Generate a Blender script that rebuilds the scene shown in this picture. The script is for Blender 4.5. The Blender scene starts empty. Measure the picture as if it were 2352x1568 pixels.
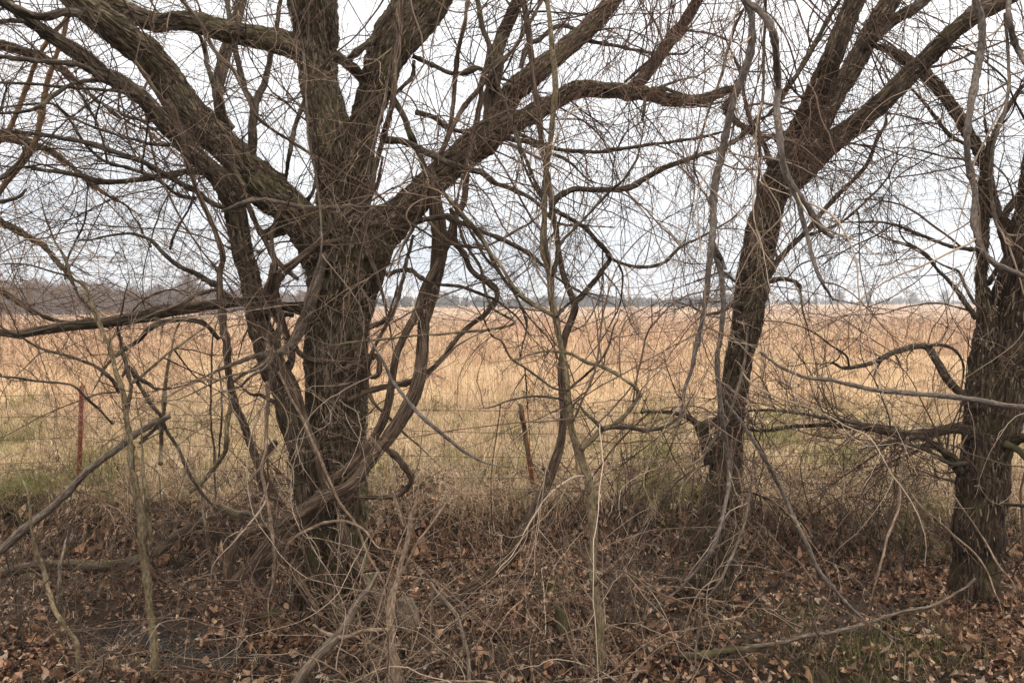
import bpy, math
import numpy as np
from mathutils import Vector
R = math.radians
rng = np.random.default_rng(7)

# ------------------------------------------------------------------ camera
scene = bpy.context.scene
COL = scene.collection
CAM_Z = 2.0
FPX = 1829.3                       # focal length in units of a 2352 px wide picture
PITCH = math.atan((784 - 688) / FPX)
cam_data = bpy.data.cameras.new('camera')
cam_data.lens = 28.0
cam_data.sensor_width = 36.0
cam_data.clip_start = 0.05
cam_data.clip_end = 8000
cam = bpy.data.objects.new('camera', cam_data)
COL.objects.link(cam)
cam.location = (0, 0, CAM_Z)
cam.rotation_euler = (R(90) - PITCH, 0, 0)
scene.camera = cam

# ------------------------------------------------------------------ sky and sun
SUN_EL, SUN_ROT = R(52), R(35)
world = bpy.data.worlds.new('World')
scene.world = world
world.use_nodes = True
wn, wl = world.node_tree.nodes, world.node_tree.links
wn.clear()
wo = wn.new('ShaderNodeOutputWorld')
bg = wn.new('ShaderNodeBackground'); bg.inputs['Strength'].default_value = 0.1
sky = wn.new('ShaderNodeTexSky'); sky.sky_type = 'NISHITA'; sky.sun_disc = False
sky.sun_elevation = SUN_EL; sky.sun_rotation = SUN_ROT; sky.dust_density = 3
geo = wn.new('ShaderNodeTexCoord')
sep = wn.new('ShaderNodeSeparateXYZ'); wl.new(geo.outputs['Generated'], sep.inputs[0])
mp = wn.new('ShaderNodeMapping'); mp.inputs['Scale'].default_value = (1.2, 1.2, 4.5)
wl.new(geo.outputs['Generated'], mp.inputs['Vector'])
nz = wn.new('ShaderNodeTexNoise'); nz.inputs['Scale'].default_value = 2.2
nz.inputs['Detail'].default_value = 5; nz.inputs['Roughness'].default_value = 0.45
wl.new(mp.outputs[0], nz.inputs['Vector'])
add = wn.new('ShaderNodeMath'); add.operation = 'MULTIPLY_ADD'
wl.new(nz.outputs['Fac'], add.inputs[0]); add.inputs[1].default_value = 0.36
wl.new(sep.outputs['Z'], add.inputs[2])
addx = wn.new('ShaderNodeMath'); addx.operation = 'MULTIPLY_ADD'     # cloud is thinner to the right
wl.new(sep.outputs['X'], addx.inputs[0]); addx.inputs[1].default_value = 0.06
wl.new(add.outputs[0], addx.inputs[2])
cr = wn.new('ShaderNodeValToRGB')
wl.new(addx.outputs[0], cr.inputs['Fac'])
e = cr.color_ramp.elements
e[0].position = 0.12; e[0].color = (0.50, 0.545, 0.61, 1)
e[1].position = 0.47; e[1].color = (0.935, 0.935, 0.945, 1)
m = e.new(0.24); m.color = (0.685, 0.715, 0.755, 1)
m = e.new(0.35); m.color = (0.825, 0.84, 0.865, 1)
m = e.new(0.60); m.color = (1.02, 1.0, .99, 1)
m = e.new(0.95); m.color = (2.15, 1.97, 1.70, 1)
sc = wn.new('ShaderNodeVectorMath'); sc.operation = 'SCALE'; sc.inputs['Scale'].default_value = 9.6
wl.new(cr.outputs['Color'], sc.inputs[0])
mx = wn.new('ShaderNodeMixRGB'); mx.inputs['Fac'].default_value = 0.94
wl.new(sky.outputs[0], mx.inputs[1]); wl.new(sc.outputs[0], mx.inputs[2])
wl.new(mx.outputs[0], bg.inputs['Color']); wl.new(bg.outputs[0], wo.inputs['Surface'])

sd = bpy.data.lights.new('sun', 'SUN'); sd.energy = 1.5; sd.angle = R(16); sd.color = (1, 0.95, 0.88)
so = bpy.data.objects.new('sun', sd); COL.objects.link(so)
_d = Vector((math.sin(SUN_ROT) * math.cos(SUN_EL), math.cos(SUN_ROT) * math.cos(SUN_EL), math.sin(SUN_EL)))
so.rotation_euler = _d.to_track_quat('Z', 'Y').to_euler()

scene.view_settings.view_transform = 'Standard'
scene.view_settings.look = 'None'
scene.view_settings.exposure = 0.60
scene.view_settings.gamma = 1.0
scene.cycles.max_bounces = 5
scene.cycles.diffuse_bounces = 3

# ------------------------------------------------------------------ numpy helpers
def _hash(ix, iy, iz, seed=0):
    h = (ix.astype(np.int64) * 374761393 + iy.astype(np.int64) * 668265263 + iz.astype(np.int64) * 2147483647 + seed * 974634777) & 0xffffffff
    h = ((h ^ (h >> 13)) * 1274126177) & 0xffffffff
    h = ((h ^ (h >> 16)) * 2246822519) & 0xffffffff
    h = h ^ (h >> 15)
    return (h & 0xffffff) / float(0xffffff)

def vnoise(x, y, z, seed=0):
    x, y, z = np.broadcast_arrays(np.asarray(x, float), np.asarray(y, float), np.asarray(z, float))
    ix, iy, iz = np.floor(x), np.floor(y), np.floor(z)
    fx, fy, fz = x - ix, y - iy, z - iz
    fx, fy, fz = fx*fx*(3-2*fx), fy*fy*(3-2*fy), fz*fz*(3-2*fz)
    ix, iy, iz = ix.astype(np.int64), iy.astype(np.int64), iz.astype(np.int64)
    out = 0
    for a in (0, 1):
        for b in (0, 1):
            for c in (0, 1):
                w = (fx if a else 1-fx) * (fy if b else 1-fy) * (fz if c else 1-fz)
                out = out + w * _hash(ix+a, iy+b, iz+c, seed)
    return out

def fbm(x, y, z=0.0, oct=4, seed=0):
    s, a, t = 0, 1, 0
    for i in range(oct):
        s = s + a * vnoise(x*2**i, y*2**i, np.asarray(z)*2**i, seed+i); t += a; a *= .5
    return s / t

def sst(a, b, x):
    t = np.clip((x-a)/(b-a), 0, 1); return t*t*(3-2*t)

def norm(v):
    return v / np.maximum(np.linalg.norm(v, axis=-1, keepdims=True), 1e-9)

PUDDLES = [(-1.98, 5.42, 0.55, 0.26), (-0.78, 5.0, 0.5, 0.2), (0.45, 4.95, 0.34, 0.14), (-3.0, 5.9, 0.6, 0.26), (2.1, 5.0, .5, .13)]
def ground(x, y):
    x = np.asarray(x, float); y = np.asarray(y, float)
    edge = 7.62 + 0.22*np.sin(x*0.9+0.6) + 0.3*(vnoise(x*0.8, 3.1, 0, 5)-.5)
    t = sst(edge-0.36, edge+0.08, y)
    h = -0.40*(1-t)-.07*sst(7.4, 6.3, y)
    h = h + 0.75*sst(4.3, 1.6, y) + 1.0*sst(1.6, -1.5, y)
    near = sst(30, 9, y) * sst(-20, 1, y)
    h = h + near*(0.16*(fbm(x*0.7, y*0.7, 0, 3, 11)-.5) + 0.07*(fbm(x*3.1, y*3.1, 0, 3, 12)-.5))
    h = h - 2.4*sst(20, 210, y) + sst(12, 40, y)*0.35*(fbm(x*0.05, y*0.05, 0, 2, 13)-.5)
    for px, py, rx, ry in PUDDLES:
        q = ((x-px)/rx)**2 + ((y-py)/ry)**2
        h = h - 0.07*np.exp(-q*0.6)
    return h

_cp, _sp = math.cos(PITCH), math.sin(PITCH)
def at(X, Y, d):
    """point at view position X, Y (2352 x 1568 frame) standing d metres away along world y"""
    dx = (np.asarray(X, float)-1176)/FPX; dz = -(np.asarray(Y, float)-784)/FPX
    vx, vy, vz = dx, _cp + dz*_sp, -_sp + dz*_cp
    k = d/vy
    return np.stack([vx*k, vy*k, CAM_Z + vz*k], axis=-1)

# ------------------------------------------------------------------ materials
def new_mat(name):
    m = bpy.data.materials.new(name); m.use_nodes = True
    nt = m.node_tree; b = nt.nodes['Principled BSDF']
    return m, nt, b

def ramp(nt, fac, stops):
    r = nt.nodes.new('ShaderNodeValToRGB'); nt.links.new(fac, r.inputs['Fac'])
    el = r.color_ramp.elements
    while len(el) < len(stops): el.new(0.5)
    for q, (p, c) in zip(el, stops):
        q.position = p; q.color = (*c, 1)
    return r.outputs['Color']

def tex(nt, vec, scale, detail=4, rough=.55, sc3=None):
    n = nt.nodes.new('ShaderNodeTexNoise'); n.inputs['Scale'].default_value = scale
    n.inputs['Detail'].default_value = detail; n.inputs['Roughness'].default_value = rough
    if sc3:
        mpn = nt.nodes.new('ShaderNodeMapping'); mpn.inputs['Scale'].default_value = sc3
        nt.links.new(vec, mpn.inputs['Vector']); vec = mpn.outputs[0]
    nt.links.new(vec, n.inputs['Vector'])
    return n.outputs['Fac']

def mixc(nt, fac, a, b, mode='MIX'):
    n = nt.nodes.new('ShaderNodeMixRGB'); n.blend_type = mode
    for s, v in ((0, fac), (1, a), (2, b)):
        if hasattr(v, 'is_output') or isinstance(v, bpy.types.NodeSocket): nt.links.new(v, n.inputs[s])
        else: n.inputs[s].default_value = v if s == 0 else (*v, 1)
    return n.outputs['Color']

def math_n(nt, op, a, b, clamp=False):
    n = nt.nodes.new('ShaderNodeMath'); n.operation = op; n.use_clamp = clamp
    for s, v in ((0, a), (1, b)):
        if isinstance(v, bpy.types.NodeSocket): nt.links.new(v, n.inputs[s])
        else: n.inputs[s].default_value = v
    return n.outputs[0]

def bark_mat(name, c_dark, c_mid, c_light, k=45, stretch=0.16, bump=0.6, moss=0.0, rough=.9, lichen=0.0, dist=0.006):
    m, nt, b = new_mat(name)
    at_ = nt.nodes.new('ShaderNodeAttribute'); at_.attribute_name = 'bark'
    v = at_.outputs['Vector']
    n1 = tex(nt, v, k, 5, .6, (1, 1, stretch))
    n2 = tex(nt, v, k*0.18, 3, .5, (1, 1, .5))
    n3 = tex(nt, v, k*3.5, 2, .6, (1, 1, .4))
    c = ramp(nt, n1, [(.36, c_dark), (.5, c_mid), (.64, c_light)])
    c2 = ramp(nt, n2, [(.3, (.72, .70, .68)), (.7, (1.18, 1.14, 1.08))])
    c = mixc(nt, 1.0, c, c2, 'MULTIPLY')
    c3 = ramp(nt, n3, [(.3, (.75, .75, .75)), (.7, (1.2, 1.2, 1.2))])
    c = mixc(nt, 0.7, c, c3, 'MULTIPLY')
    g = nt.nodes.new('ShaderNodeNewGeometry')
    if moss:
        n4 = tex(nt, g.outputs['Position'], 3.2, 5, .7)
        f = ramp(nt, n4, [(.55-moss*.15, (0, 0, 0)), (.72-moss*.12, (1, 1, 1))])
        f = math_n(nt, 'MULTIPLY', f, 0.5 + .3*moss)
        hz_ = nt.nodes.new('ShaderNodeSeparateXYZ'); nt.links.new(g.outputs['Position'], hz_.inputs[0])
        mr = nt.nodes.new('ShaderNodeMapRange'); nt.links.new(hz_.outputs['Z'], mr.inputs['Value'])
        mr.inputs['From Min'].default_value = 1.6; mr.inputs['From Max'].default_value = -.2; mr.inputs['To Min'].default_value = .55; mr.inputs['To Max'].default_value = 1.3
        f = math_n(nt, 'MULTIPLY', f, mr.outputs[0], True)
        c = mixc(nt, f, c, (.125, .122, .05))
    if lichen:
        n5 = tex(nt, g.outputs['Position'], 22, 3, .6)
        f = ramp(nt, n5, [(.60, (0, 0, 0)), (.68, (1, 1, 1))])
        f = math_n(nt, 'MULTIPLY', f, lichen)
        c = mixc(nt, f, c, (.34, .34, .28))
    nt.links.new(c, b.inputs['Base Color'])
    b.inputs['Roughness'].default_value = rough
    b.inputs['Specular IOR Level'].default_value = .25
    bp = nt.nodes.new('ShaderNodeBump'); bp.inputs['Strength'].default_value = bump; bp.inputs['Distance'].default_value = dist
    hh = math_n(nt, 'ADD', n1, math_n(nt, 'MULTIPLY', n3, .35))
    nt.links.new(hh, bp.inputs['Height']); nt.links.new(bp.outputs[0], b.inputs['Normal'])
    return m

def island_mat(name, stops, rough=.85, noise=0.25, trans=0.0, spec=.2, patch=None):
    """colour differs from one twig / leaf / blade to the next; patch = optional (stops2, scale, lo, hi) by place"""
    m, nt, b = new_mat(name)
    g = nt.nodes.new('ShaderNodeNewGeometry')
    c = ramp(nt, g.outputs['Random Per Island'], stops)
    tc = nt.nodes.new('ShaderNodeTexCoord')
    if patch:
        st2, scl, lo, hi = patch
        f = tex(nt, g.outputs['Position'], scl, 4, .6, (1, .45, 1))
        f = ramp(nt, f, [(lo, (0, 0, 0)), (hi, (1, 1, 1))])
        c2 = ramp(nt, g.outputs['Random Per Island'], st2)
        c = mixc(nt, f, c, c2)
    n = tex(nt, g.outputs['Position'], 60, 3, .6)
    c2 = ramp(nt, n, [(.25, (1-noise,)*3), (.75, (1+noise,)*3)])
    c = mixc(nt, 1.0, c, c2, 'MULTIPLY')
    nt.links.new(c, b.inputs['Base Color'])
    b.inputs['Roughness'].default_value = rough
    b.inputs['Specular IOR Level'].default_value = spec
    if trans:
        t = nt.nodes.new('ShaderNodeBsdfTranslucent'); nt.links.new(c, t.inputs['Color'])
        mxs = nt.nodes.new('ShaderNodeMixShader'); mxs.inputs[0].default_value = trans
        nt.links.new(b.outputs[0], mxs.inputs[1]); nt.links.new(t.outputs[0], mxs.inputs[2])
        nt.links.new(mxs.outputs[0], nt.nodes['Material Output'].inputs['Surface'])
    return m

M = {}
M['bark_old'] = bark_mat('bark_old', (.013, .009, .006), (.062, .044, .029), (.23, .185, .128), 52, .20, 1.0, moss=.75, dist=.012)
M['bark_tree'] = bark_mat('bark_tree', (.018, .013, .009), (.060, .044, .030), (.165, .13, .093), 70, .12, .9, moss=.35, dist=.007)
M['bark_right'] = bark_mat('bark_right', (.013, .009, .007), (.046, .033, .023), (.145, .112, .08), 75, .10, .9, moss=.5, dist=.007)
M['bark_twin'] = bark_mat('bark_twin', (.010, .006, .004), (.040, .026, .018), (.115, .078, .053), 70, .10, .9, moss=.3, dist=.007)
M['vine_brown'] = bark_mat('vine_brown', (.028, .019, .013), (.115, .080, .058), (.25, .19, .145), 110, .06, .9, dist=.006)
M['vine_grey'] = bark_mat('vine_grey', (.085, .068, .060), (.150, .125, .112), (.23, .198, .180), 90, .35, .6, lichen=.35, dist=.005)
M['branch_dark'] = bark_mat('branch_dark', (.028, .021, .016), (.072, .056, .042), (.135, .108, .082), 80, .2, .4, moss=.2, lichen=.25, dist=.003)
M['sapling_bark'] = bark_mat('sapling_bark', (.095, .073, .042), (.195, .155, .095), (.30, .25, .17), 80, .35, .6, lichen=.35, moss=.2, dist=.005)
M['dead_grey'] = bark_mat('dead_grey', (.075, .056, .043), (.165, .13, .105), (.29, .245, .205), 95, .15, .9, lichen=.3, dist=.006)
M['pale_cane'] = bark_mat('pale_cane', (.15, .10, .07), (.27, .20, .15), (.40, .32, .255), 90, .3, .5, dist=.002)
M['log_dark'] = bark_mat('log_dark', (.03, .024, .019), (.085, .066, .05), (.15, .12, .09), 45, .15, .9, moss=.4, dist=.008)
TW = lambda n, a, b, c: island_mat(n, [(0, a), (.5, b), (1, c)])
M['twig_brown'] = TW('twig_brown', (.04, .024, .017), (.092, .058, .042), (.19, .128, .098))
M['twig_red'] = TW('twig_red', (.09, .045, .032), (.16, .085, .062), (.24, .15, .115))
M['twig_dark'] = TW('twig_dark', (.035, .022, .016), (.075, .050, .037), (.14, .098, .075))
M['twig_tan'] = TW('twig_tan', (.20, .12, .06), (.25, .155, .085), (.30, .21, .13))
M['twig_pale'] = TW('twig_pale', (.085, .052, .034), (.24, .168, .12), (.54, .43, .335))
M['bark_flake'] = TW('bark_flake', (.025, .016, .010), (.095, .070, .046), (.24, .19, .13))
M['twig_far'] = TW('twig_far', (.095, .058, .042), (.15, .095, .07), (.22, .15, .115))

# ------------------------------------------------------------------ mesh helpers
def mesh_obj(name, verts, faces, mat, parent=None, origin=None, smooth=True, attr=None):
    """faces: (n, k) array or list of such arrays; verts in world space; origin: where the object's own origin stands"""
    verts = np.asarray(verts, np.float32).reshape(-1, 3)
    fl = faces if isinstance(faces, list) else [faces]
    fl = [np.asarray(f, np.int32) for f in fl if len(f)]
    me = bpy.data.meshes.new(name)
    base = np.zeros(3, np.float32)
    if parent is not None: base = np.array(parent['_base'] if '_base' in parent else parent.location, np.float32)
    elif origin is not None: base = np.asarray(origin, np.float32)
    me.vertices.add(len(verts)); me.vertices.foreach_set('co', (verts-base).ravel())
    tot = np.concatenate([np.full(len(f), f.shape[1], np.int32) for f in fl])
    idx = np.concatenate([f.ravel() for f in fl])
    me.loops.add(len(idx)); me.loops.foreach_set('vertex_index', idx)
    me.polygons.add(len(tot)); st = np.zeros(len(tot), np.int32); st[1:] = np.cumsum(tot)[:-1]
    me.polygons.foreach_set('loop_start', st); me.polygons.foreach_set('loop_total', tot)
    if smooth: me.polygons.foreach_set('use_smooth', np.ones(len(tot), bool))
    me.update(calc_edges=True)
    if attr is not None:
        a = me.attributes.new('bark', 'FLOAT_VECTOR', 'POINT'); a.data.foreach_set('vector', np.asarray(attr, np.float32).ravel())
    me.materials.append(mat)
    o = bpy.data.objects.new(name, me); COL.objects.link(o)
    if parent is not None: o.parent = parent
    elif origin is not None: o.location = tuple(float(q) for q in base)
    return o

def tag(o, label=None, cat=None, group=None, kind=None):
    if label: o['label'] = label
    if cat: o['category'] = cat
    if group: o['group'] = group
    if kind: o['kind'] = kind
    return o

def thing(name, loc, label, cat, group=None):
    o = bpy.data.objects.new(name, None); COL.objects.link(o)
    o.location = tuple(float(q) for q in loc); o.empty_display_size = .2
    return tag(o, label, cat, group)

def catmull(P, n):
    """P (k, c) control rows -> n rows evenly spread along the curve"""
    P = np.asarray(P, float)
    Q = np.vstack([2*P[0]-P[1], P, 2*P[-1]-P[-2]])
    out = []
    for i in range(len(P)-1):
        t = np.linspace(0, 1, 24, endpoint=False)[:, None]
        p0, p1, p2, p3 = Q[i], Q[i+1], Q[i+2], Q[i+3]
        out.append(.5*((2*p1)+(-p0+p2)*t+(2*p0-5*p1+4*p2-p3)*t*t+(-p0+3*p1-3*p2+p3)*t**3))
    out = np.vstack(out+[P[-1:]])
    s = np.r_[0, np.cumsum(np.linalg.norm(np.diff(out[:, :3], axis=0), axis=1))]
    u = np.linspace(0, s[-1], n)
    return np.stack([np.interp(u, s, out[:, j]) for j in range(out.shape[1])], 1), s[-1]

def tube(pts, rad, sides, amp=0.0, kf=45., seed=0, flare=0.0, cap=True):
    """one limb: ridged bark is real relief (amp metres)"""
    n = len(pts)
    T = norm(np.gradient(pts, axis=0))
    N = np.zeros_like(T); r0 = np.array([.3, 1, .2]); v = r0 - T[0]*np.dot(r0, T[0]); N[0] = v/np.linalg.norm(v)
    for i in range(1, n):
        v = N[i-1]-T[i]*np.dot(N[i-1], T[i]); N[i] = v/max(np.linalg.norm(v), 1e-9)
    B = np.cross(T, N)
    s = np.r_[0, np.cumsum(np.linalg.norm(np.diff(pts, axis=0), axis=1))]
    a = np.arange(sides)/sides*2*np.pi
    ca, sa = np.cos(a)[None], np.sin(a)[None]
    r = np.repeat(np.asarray(rad, float)[:, None], sides, 1)
    S = np.repeat(s[:, None], sides, 1)
    bx, by = ca*r, sa*r
    if amp > 0:
        w = vnoise(bx*9, by*9, S*5, seed+3)*.035
        n1 = vnoise((bx+w)*kf, (by+w)*kf, S*kf*.13, seed)
        n2 = vnoise(bx*kf*2.1, by*kf*2.1, S*kf*.35, seed+1)
        rid = 1-np.abs(2*n1-1)
        lump = fbm(bx*6, by*6, S*4, 2, seed+2)
        n3 = vnoise(bx*kf*1.3+7, by*kf*1.3, S*kf*.30, seed+6)
        pl = (S*kf*.22+2.2*vnoise(bx*kf*.6, by*kf*.6, S*kf*.12, seed+5)+1.5*n3) % 1.0      # overlapping bark plates
        r = r + amp*(-1.5*rid**2.4+.30+.7*(n2-.5)+.75*pl**2) + np.minimum(amp*1.6, r*.16)*(lump-.5)
    else:
        r = r*(1+.16*(vnoise(bx*40, by*40, S*22, seed)-.5))
    if flare:
        lob = vnoise(ca*1.7+5, sa*1.7, 0, seed+9)
        r = r*(1+flare*(lob-.35)*np.exp(-S/.22))
    V = pts[:, None]+N[:, None]*(ca*r)[..., None]+B[:, None]*(sa*r)[..., None]
    V = V.reshape(-1, 3); A = np.stack([bx, by, S], -1).reshape(-1, 3)
    i = np.arange(n-1)[:, None]; j = np.arange(sides)[None]; j2 = (j+1) % sides
    Q = np.stack([i*sides+j, i*sides+j2, (i+1)*sides+j2, (i+1)*sides+j], -1).reshape(-1, 4)
    F = [Q]
    if cap:
        V = np.vstack([V, pts[:1]-T[:1]*rad[0]*.3, pts[-1:]+T[-1:]*rad[-1]*.5]); A = np.vstack([A, [[0, 0, 0]], [[0, 0, s[-1]]]])
        jj = np.arange(sides); k0, k1 = n*sides, n*sides+1
        F.append(np.stack([np.full(sides, k0), (jj+1) % sides, jj], -1))
        F.append(np.stack([np.full(sides, k1), (n-1)*sides+jj, (n-1)*sides+(jj+1) % sides], -1))
    return V, F, A

def grow(st, dr, L, r0, n, wander=.25, droop=0.0, zig=.04, tip=.2, up=0.0, kink=.20):
    """many twigs at once: st, dr (N,3); L, r0 (N,) -> pts (N,n,3), rad (N,n); they bend at their nodes"""
    N = len(st)
    P = np.zeros((N, n, 3)); P[:, 0] = st
    d = norm(dr); w = rng.normal(size=(N, 3))*wander
    step = (L/(n-1))[:, None]
    dl = np.asarray(droop)*np.ones(N)
    nod = np.ones((N, n))
    for i in range(1, n):
        w = .82*w+.36*rng.normal(size=(N, 3))*wander
        k = rng.uniform(0, 1, (N, 1)) < .5
        d = d+w*.42+k*rng.normal(size=(N, 3))*kink
        nod[:, i] += .22*k[:, 0]
        d[:, 2] -= dl*.14; d[:, 2] += up*.12
        d = norm(d)
        P[:, i] = P[:, i-1]+(d+rng.normal(size=(N, 3))*min(zig, .05))*step*rng.uniform(.75, 1.25, (N, 1))
    t = np.linspace(0, 1, n)[None]
    rad = r0[:, None]*(1-(1-tip)*t**.8)*nod
    return P, rad

def bundle(P, rad, sides):
    """tubes of many twigs as one vertex/face set"""
    N, n, _ = P.shape
    T = norm(np.gradient(P, axis=1))
    ref = norm(rng.normal(size=(N, 1, 3))+1e-3)
    U = np.cross(T, ref); bad = np.linalg.norm(U, axis=-1, keepdims=True) < .15
    U = np.where(bad, np.cross(T, np.array([.3, .9, .1])), U); U = norm(U)
    W = np.cross(T, U)
    a = np.arange(sides)/sides*2*np.pi
    V = P[:, :, None]+rad[:, :, None, None]*(U[:, :, None]*np.cos(a)[:, None]+W[:, :, None]*np.sin(a)[:, None])
    b = (np.arange(N)*n*sides)[:, None, None]; i = (np.arange(n-1)*sides)[None, :, None]
    j = np.arange(sides)[None, None]; j2 = (j+1) % sides
    F = np.stack([b+i+j, b+i+j2, b+i+sides+j2, b+i+sides+j], -1).reshape(-1, 4)
    return V.reshape(-1, 3), F

class Bag:
    def __init__(s): s.v, s.f, s.n = [], [], 0
    def add(s, P, rad, sides=4):
        if not len(P): return
        v, f = bundle(P, rad, sides); s.v.append(v); s.f.append(f+s.n); s.n += len(v)
    def build(s, name, mat, parent=None, origin=None):
        if not s.n: return None
        v = np.vstack(s.v); f = np.vstack(s.f)
        A = None
        return mesh_obj(name, v, f, mat, parent, origin)

def pick(P, rad, N, lo=.1, hi=1.0):
    """N random start points on the given twigs with their directions and radii"""
    k = rng.integers(0, len(P), N); t = rng.uniform(lo, hi, N)*(P.shape[1]-1)
    i = np.minimum(t.astype(int), P.shape[1]-2); f = (t-i)[:, None]
    q = P[k, i]*(1-f)+P[k, i+1]*f
    return q, norm(P[k, i+1]-P[k, i]), rad[k, i]

def side_dir(d, spread=1.0):
    p = rng.normal(size=d.shape); p = norm(p-d*np.sum(p*d, -1, keepdims=True))
    return norm(d*rng.uniform(.25, .9, (len(d), 1))+p*spread)

def spray(bag, st, dr, L, r0, sub=2.2, subsub=1.5, wander=.22, droop=.0, minr=.0016, n=12, up=0.0):
    """twigs with side twigs and spurs"""
    P, r = grow(st, dr, L, r0, n, wander, droop, .10, .3, up); bag.add(P, r, 4)
    N2 = int(len(st)*sub)
    if N2:
        q, d, rr = pick(P, r, N2, .12, .97)
        P2, r2 = grow(q, norm(d*.55+side_dir(d, .75)), rng.uniform(.12, .55, N2)*np.median(L), np.maximum(rr*.6, minr), 8, wander*1.25, droop, .13, .45, up)
        bag.add(P2, r2, 3)
        N3 = int(N2*subsub)
        if N3:
            q, d, rr = pick(P2, r2, N3, .1, .98)
            P3, r3 = grow(q, norm(d*.5+side_dir(d, .9)), rng.uniform(.04, .2, N3)*np.median(L), np.maximum(rr*.65, minr), 5, wander*1.4, droop*.5, .13, .6)
            bag.add(P3, r3, 3)
    # short spurs and buds
    N4 = int(len(st)*6)
    q, d, rr = pick(P, r, N4, .05, .98)
    P4, r4 = grow(q, side_dir(d, 1.4), rng.uniform(.012, .05, N4), np.maximum(rr*.6, minr), 3, .2, 0, .1, .7); bag.add(P4, r4, 3)
    return P, r

# ------------------------------------------------------------------ traced limbs
OFF = {'A': (0, 0), 'B': (784, 0), 'C': (1568, 0), 'D': (0, 784), 'E': (784, 784), 'F': (1568, 784), 'V': None}
def parse(txt):
    """'A 10,20,30 ...' -> rows of view x, y, width.  Letters are quarters of the photograph seen at twice the size."""
    reg, rows = 'V', []
    for w in txt.split():
        if w in OFF: reg = w; continue
        p = [float(q) for q in w.split(',')]
        wd = p[2] if len(p) > 2 else np.nan
        if reg == 'V': rows.append([p[0], p[1], wd])
        else:
            o = OFF[reg]; rows.append([o[0]+p[0]/2, o[1]+p[1]/2, wd/2])
    a = np.array(rows); k = np.arange(len(a)); ok = ~np.isnan(a[:, 2])
    a[:, 2] = np.interp(k, k[ok], a[ok, 2])
    return a

SEED = [100]
def limb(txt, d0, d1, amp=None, kf=45, flare=0, wob=1.0, dmid=None, ground_end=None, wscale=1.0, cut=False):
    """traced limb -> (V, F, A, centre line, radii)"""
    a = parse(txt); n0 = len(a)
    seg = np.r_[0, np.cumsum(np.hypot(np.diff(a[:, 0]), np.diff(a[:, 1])))]; u = seg/seg[-1]
    if dmid is None: dep = d0+(d1-d0)*u
    else: dep = np.interp(u, [0, .5, 1], [d0, dmid, d1])
    SEED[0] += 1; sd_ = SEED[0]
    dep = dep+wob*.10*np.interp(u, np.linspace(0, 1, 6), np.r_[0, np.random.default_rng(sd_).normal(size=4), 0])
    P = at(a[:, 0], a[:, 1], dep)
    rad = a[:, 2]*.5*wscale*dep/FPX*(.94 if a[:, 2].max() > 30 else 1)
    if not cut and ground_end not in ('end', 'both') and rad[-1] < .02 and wob > .5:    # runs out into a thin tip
        e_ = norm(P[-1]-P[-2]); g3 = np.random.default_rng(sd_+900); le = float(np.clip(rad[-1]*45, .12, .7)); q = P[-1].copy(); r_ = rad[-1]
        for t_ in (.72, .45, .25): e_ = norm(e_+g3.normal(0, .22, 3)); q = q+e_*le/3; P = np.vstack([P, q]); rad = np.r_[rad, max(r_*t_, .0016)]
    if ground_end == 'start' or ground_end == 'both':
        g = ground(P[0, 0], P[0, 1]); e_ = P[0].copy(); e_[2] = min(g, P[0, 2])-.12
        if P[0, 2] > e_[2]+.02: P = np.vstack([e_, P]); rad = np.r_[rad[0]*1.05, rad]
    if ground_end == 'end' or ground_end == 'both':
        g = ground(P[-1, 0], P[-1, 1]); e_ = P[-1].copy(); e_[2] = min(g, P[-1, 2])-.1
        if P[-1, 2] > e_[2]+.02: P = np.vstack([P, e_]); rad = np.r_[rad, rad[-1]]
    C, L = catmull(np.c_[P, rad], 400)
    rm = float(C[:, 3].max()); big = rm > .03
    n = int(np.clip(L/(.014 if big else max(.011, rm*.8)), 12, 420))
    C, L = catmull(np.c_[P, rad], n)
    r = np.maximum(C[:, 3], .0012); pts = C[:, :3].copy()
    g2 = np.random.default_rng(sd_+500)
    s = np.linspace(0, L, n)
    # natural unevenness: slow sway and knots
    for j in range(3):
        ph = g2.uniform(0, 60)
        pts[:, j] += (vnoise(s*3+ph, j, 0, sd_)-.5)*np.minimum(r*.7, .022)+(vnoise(s*9+ph, j+9, 0, sd_)-.5)*np.minimum(r*.8, .008)
    if not big:
        r = r*.9; r[-6:] *= np.linspace(1, .6, 6)
        kn = np.zeros(n)
        for c in g2.uniform(0, L, int(L*5)+1): kn += .26*np.exp(-((s-c)/(.005+.6*rm))**2)
        r = r*(1+np.minimum(kn, .55))*(1+.12*(vnoise(s*14, 2, 0, sd_)-.5))
    else:
        for c in g2.uniform(0, L, int(L*1.2)): r = r*(1+.13*np.exp(-((s-c)/(.03+rm*.5))**2))
    sides = int(np.clip(2*math.pi*rm/(.0095 if big else .006), 6, 150))
    if amp is None: amp = min(.016, rm*.13) if big else (rm*.15 if rm > .009 else 0)
    if rm < .03: kf = 120
    V, F, A = tube(pts, r, sides, amp, kf, sd_, flare)
    return V, F, A, pts, r

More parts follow.
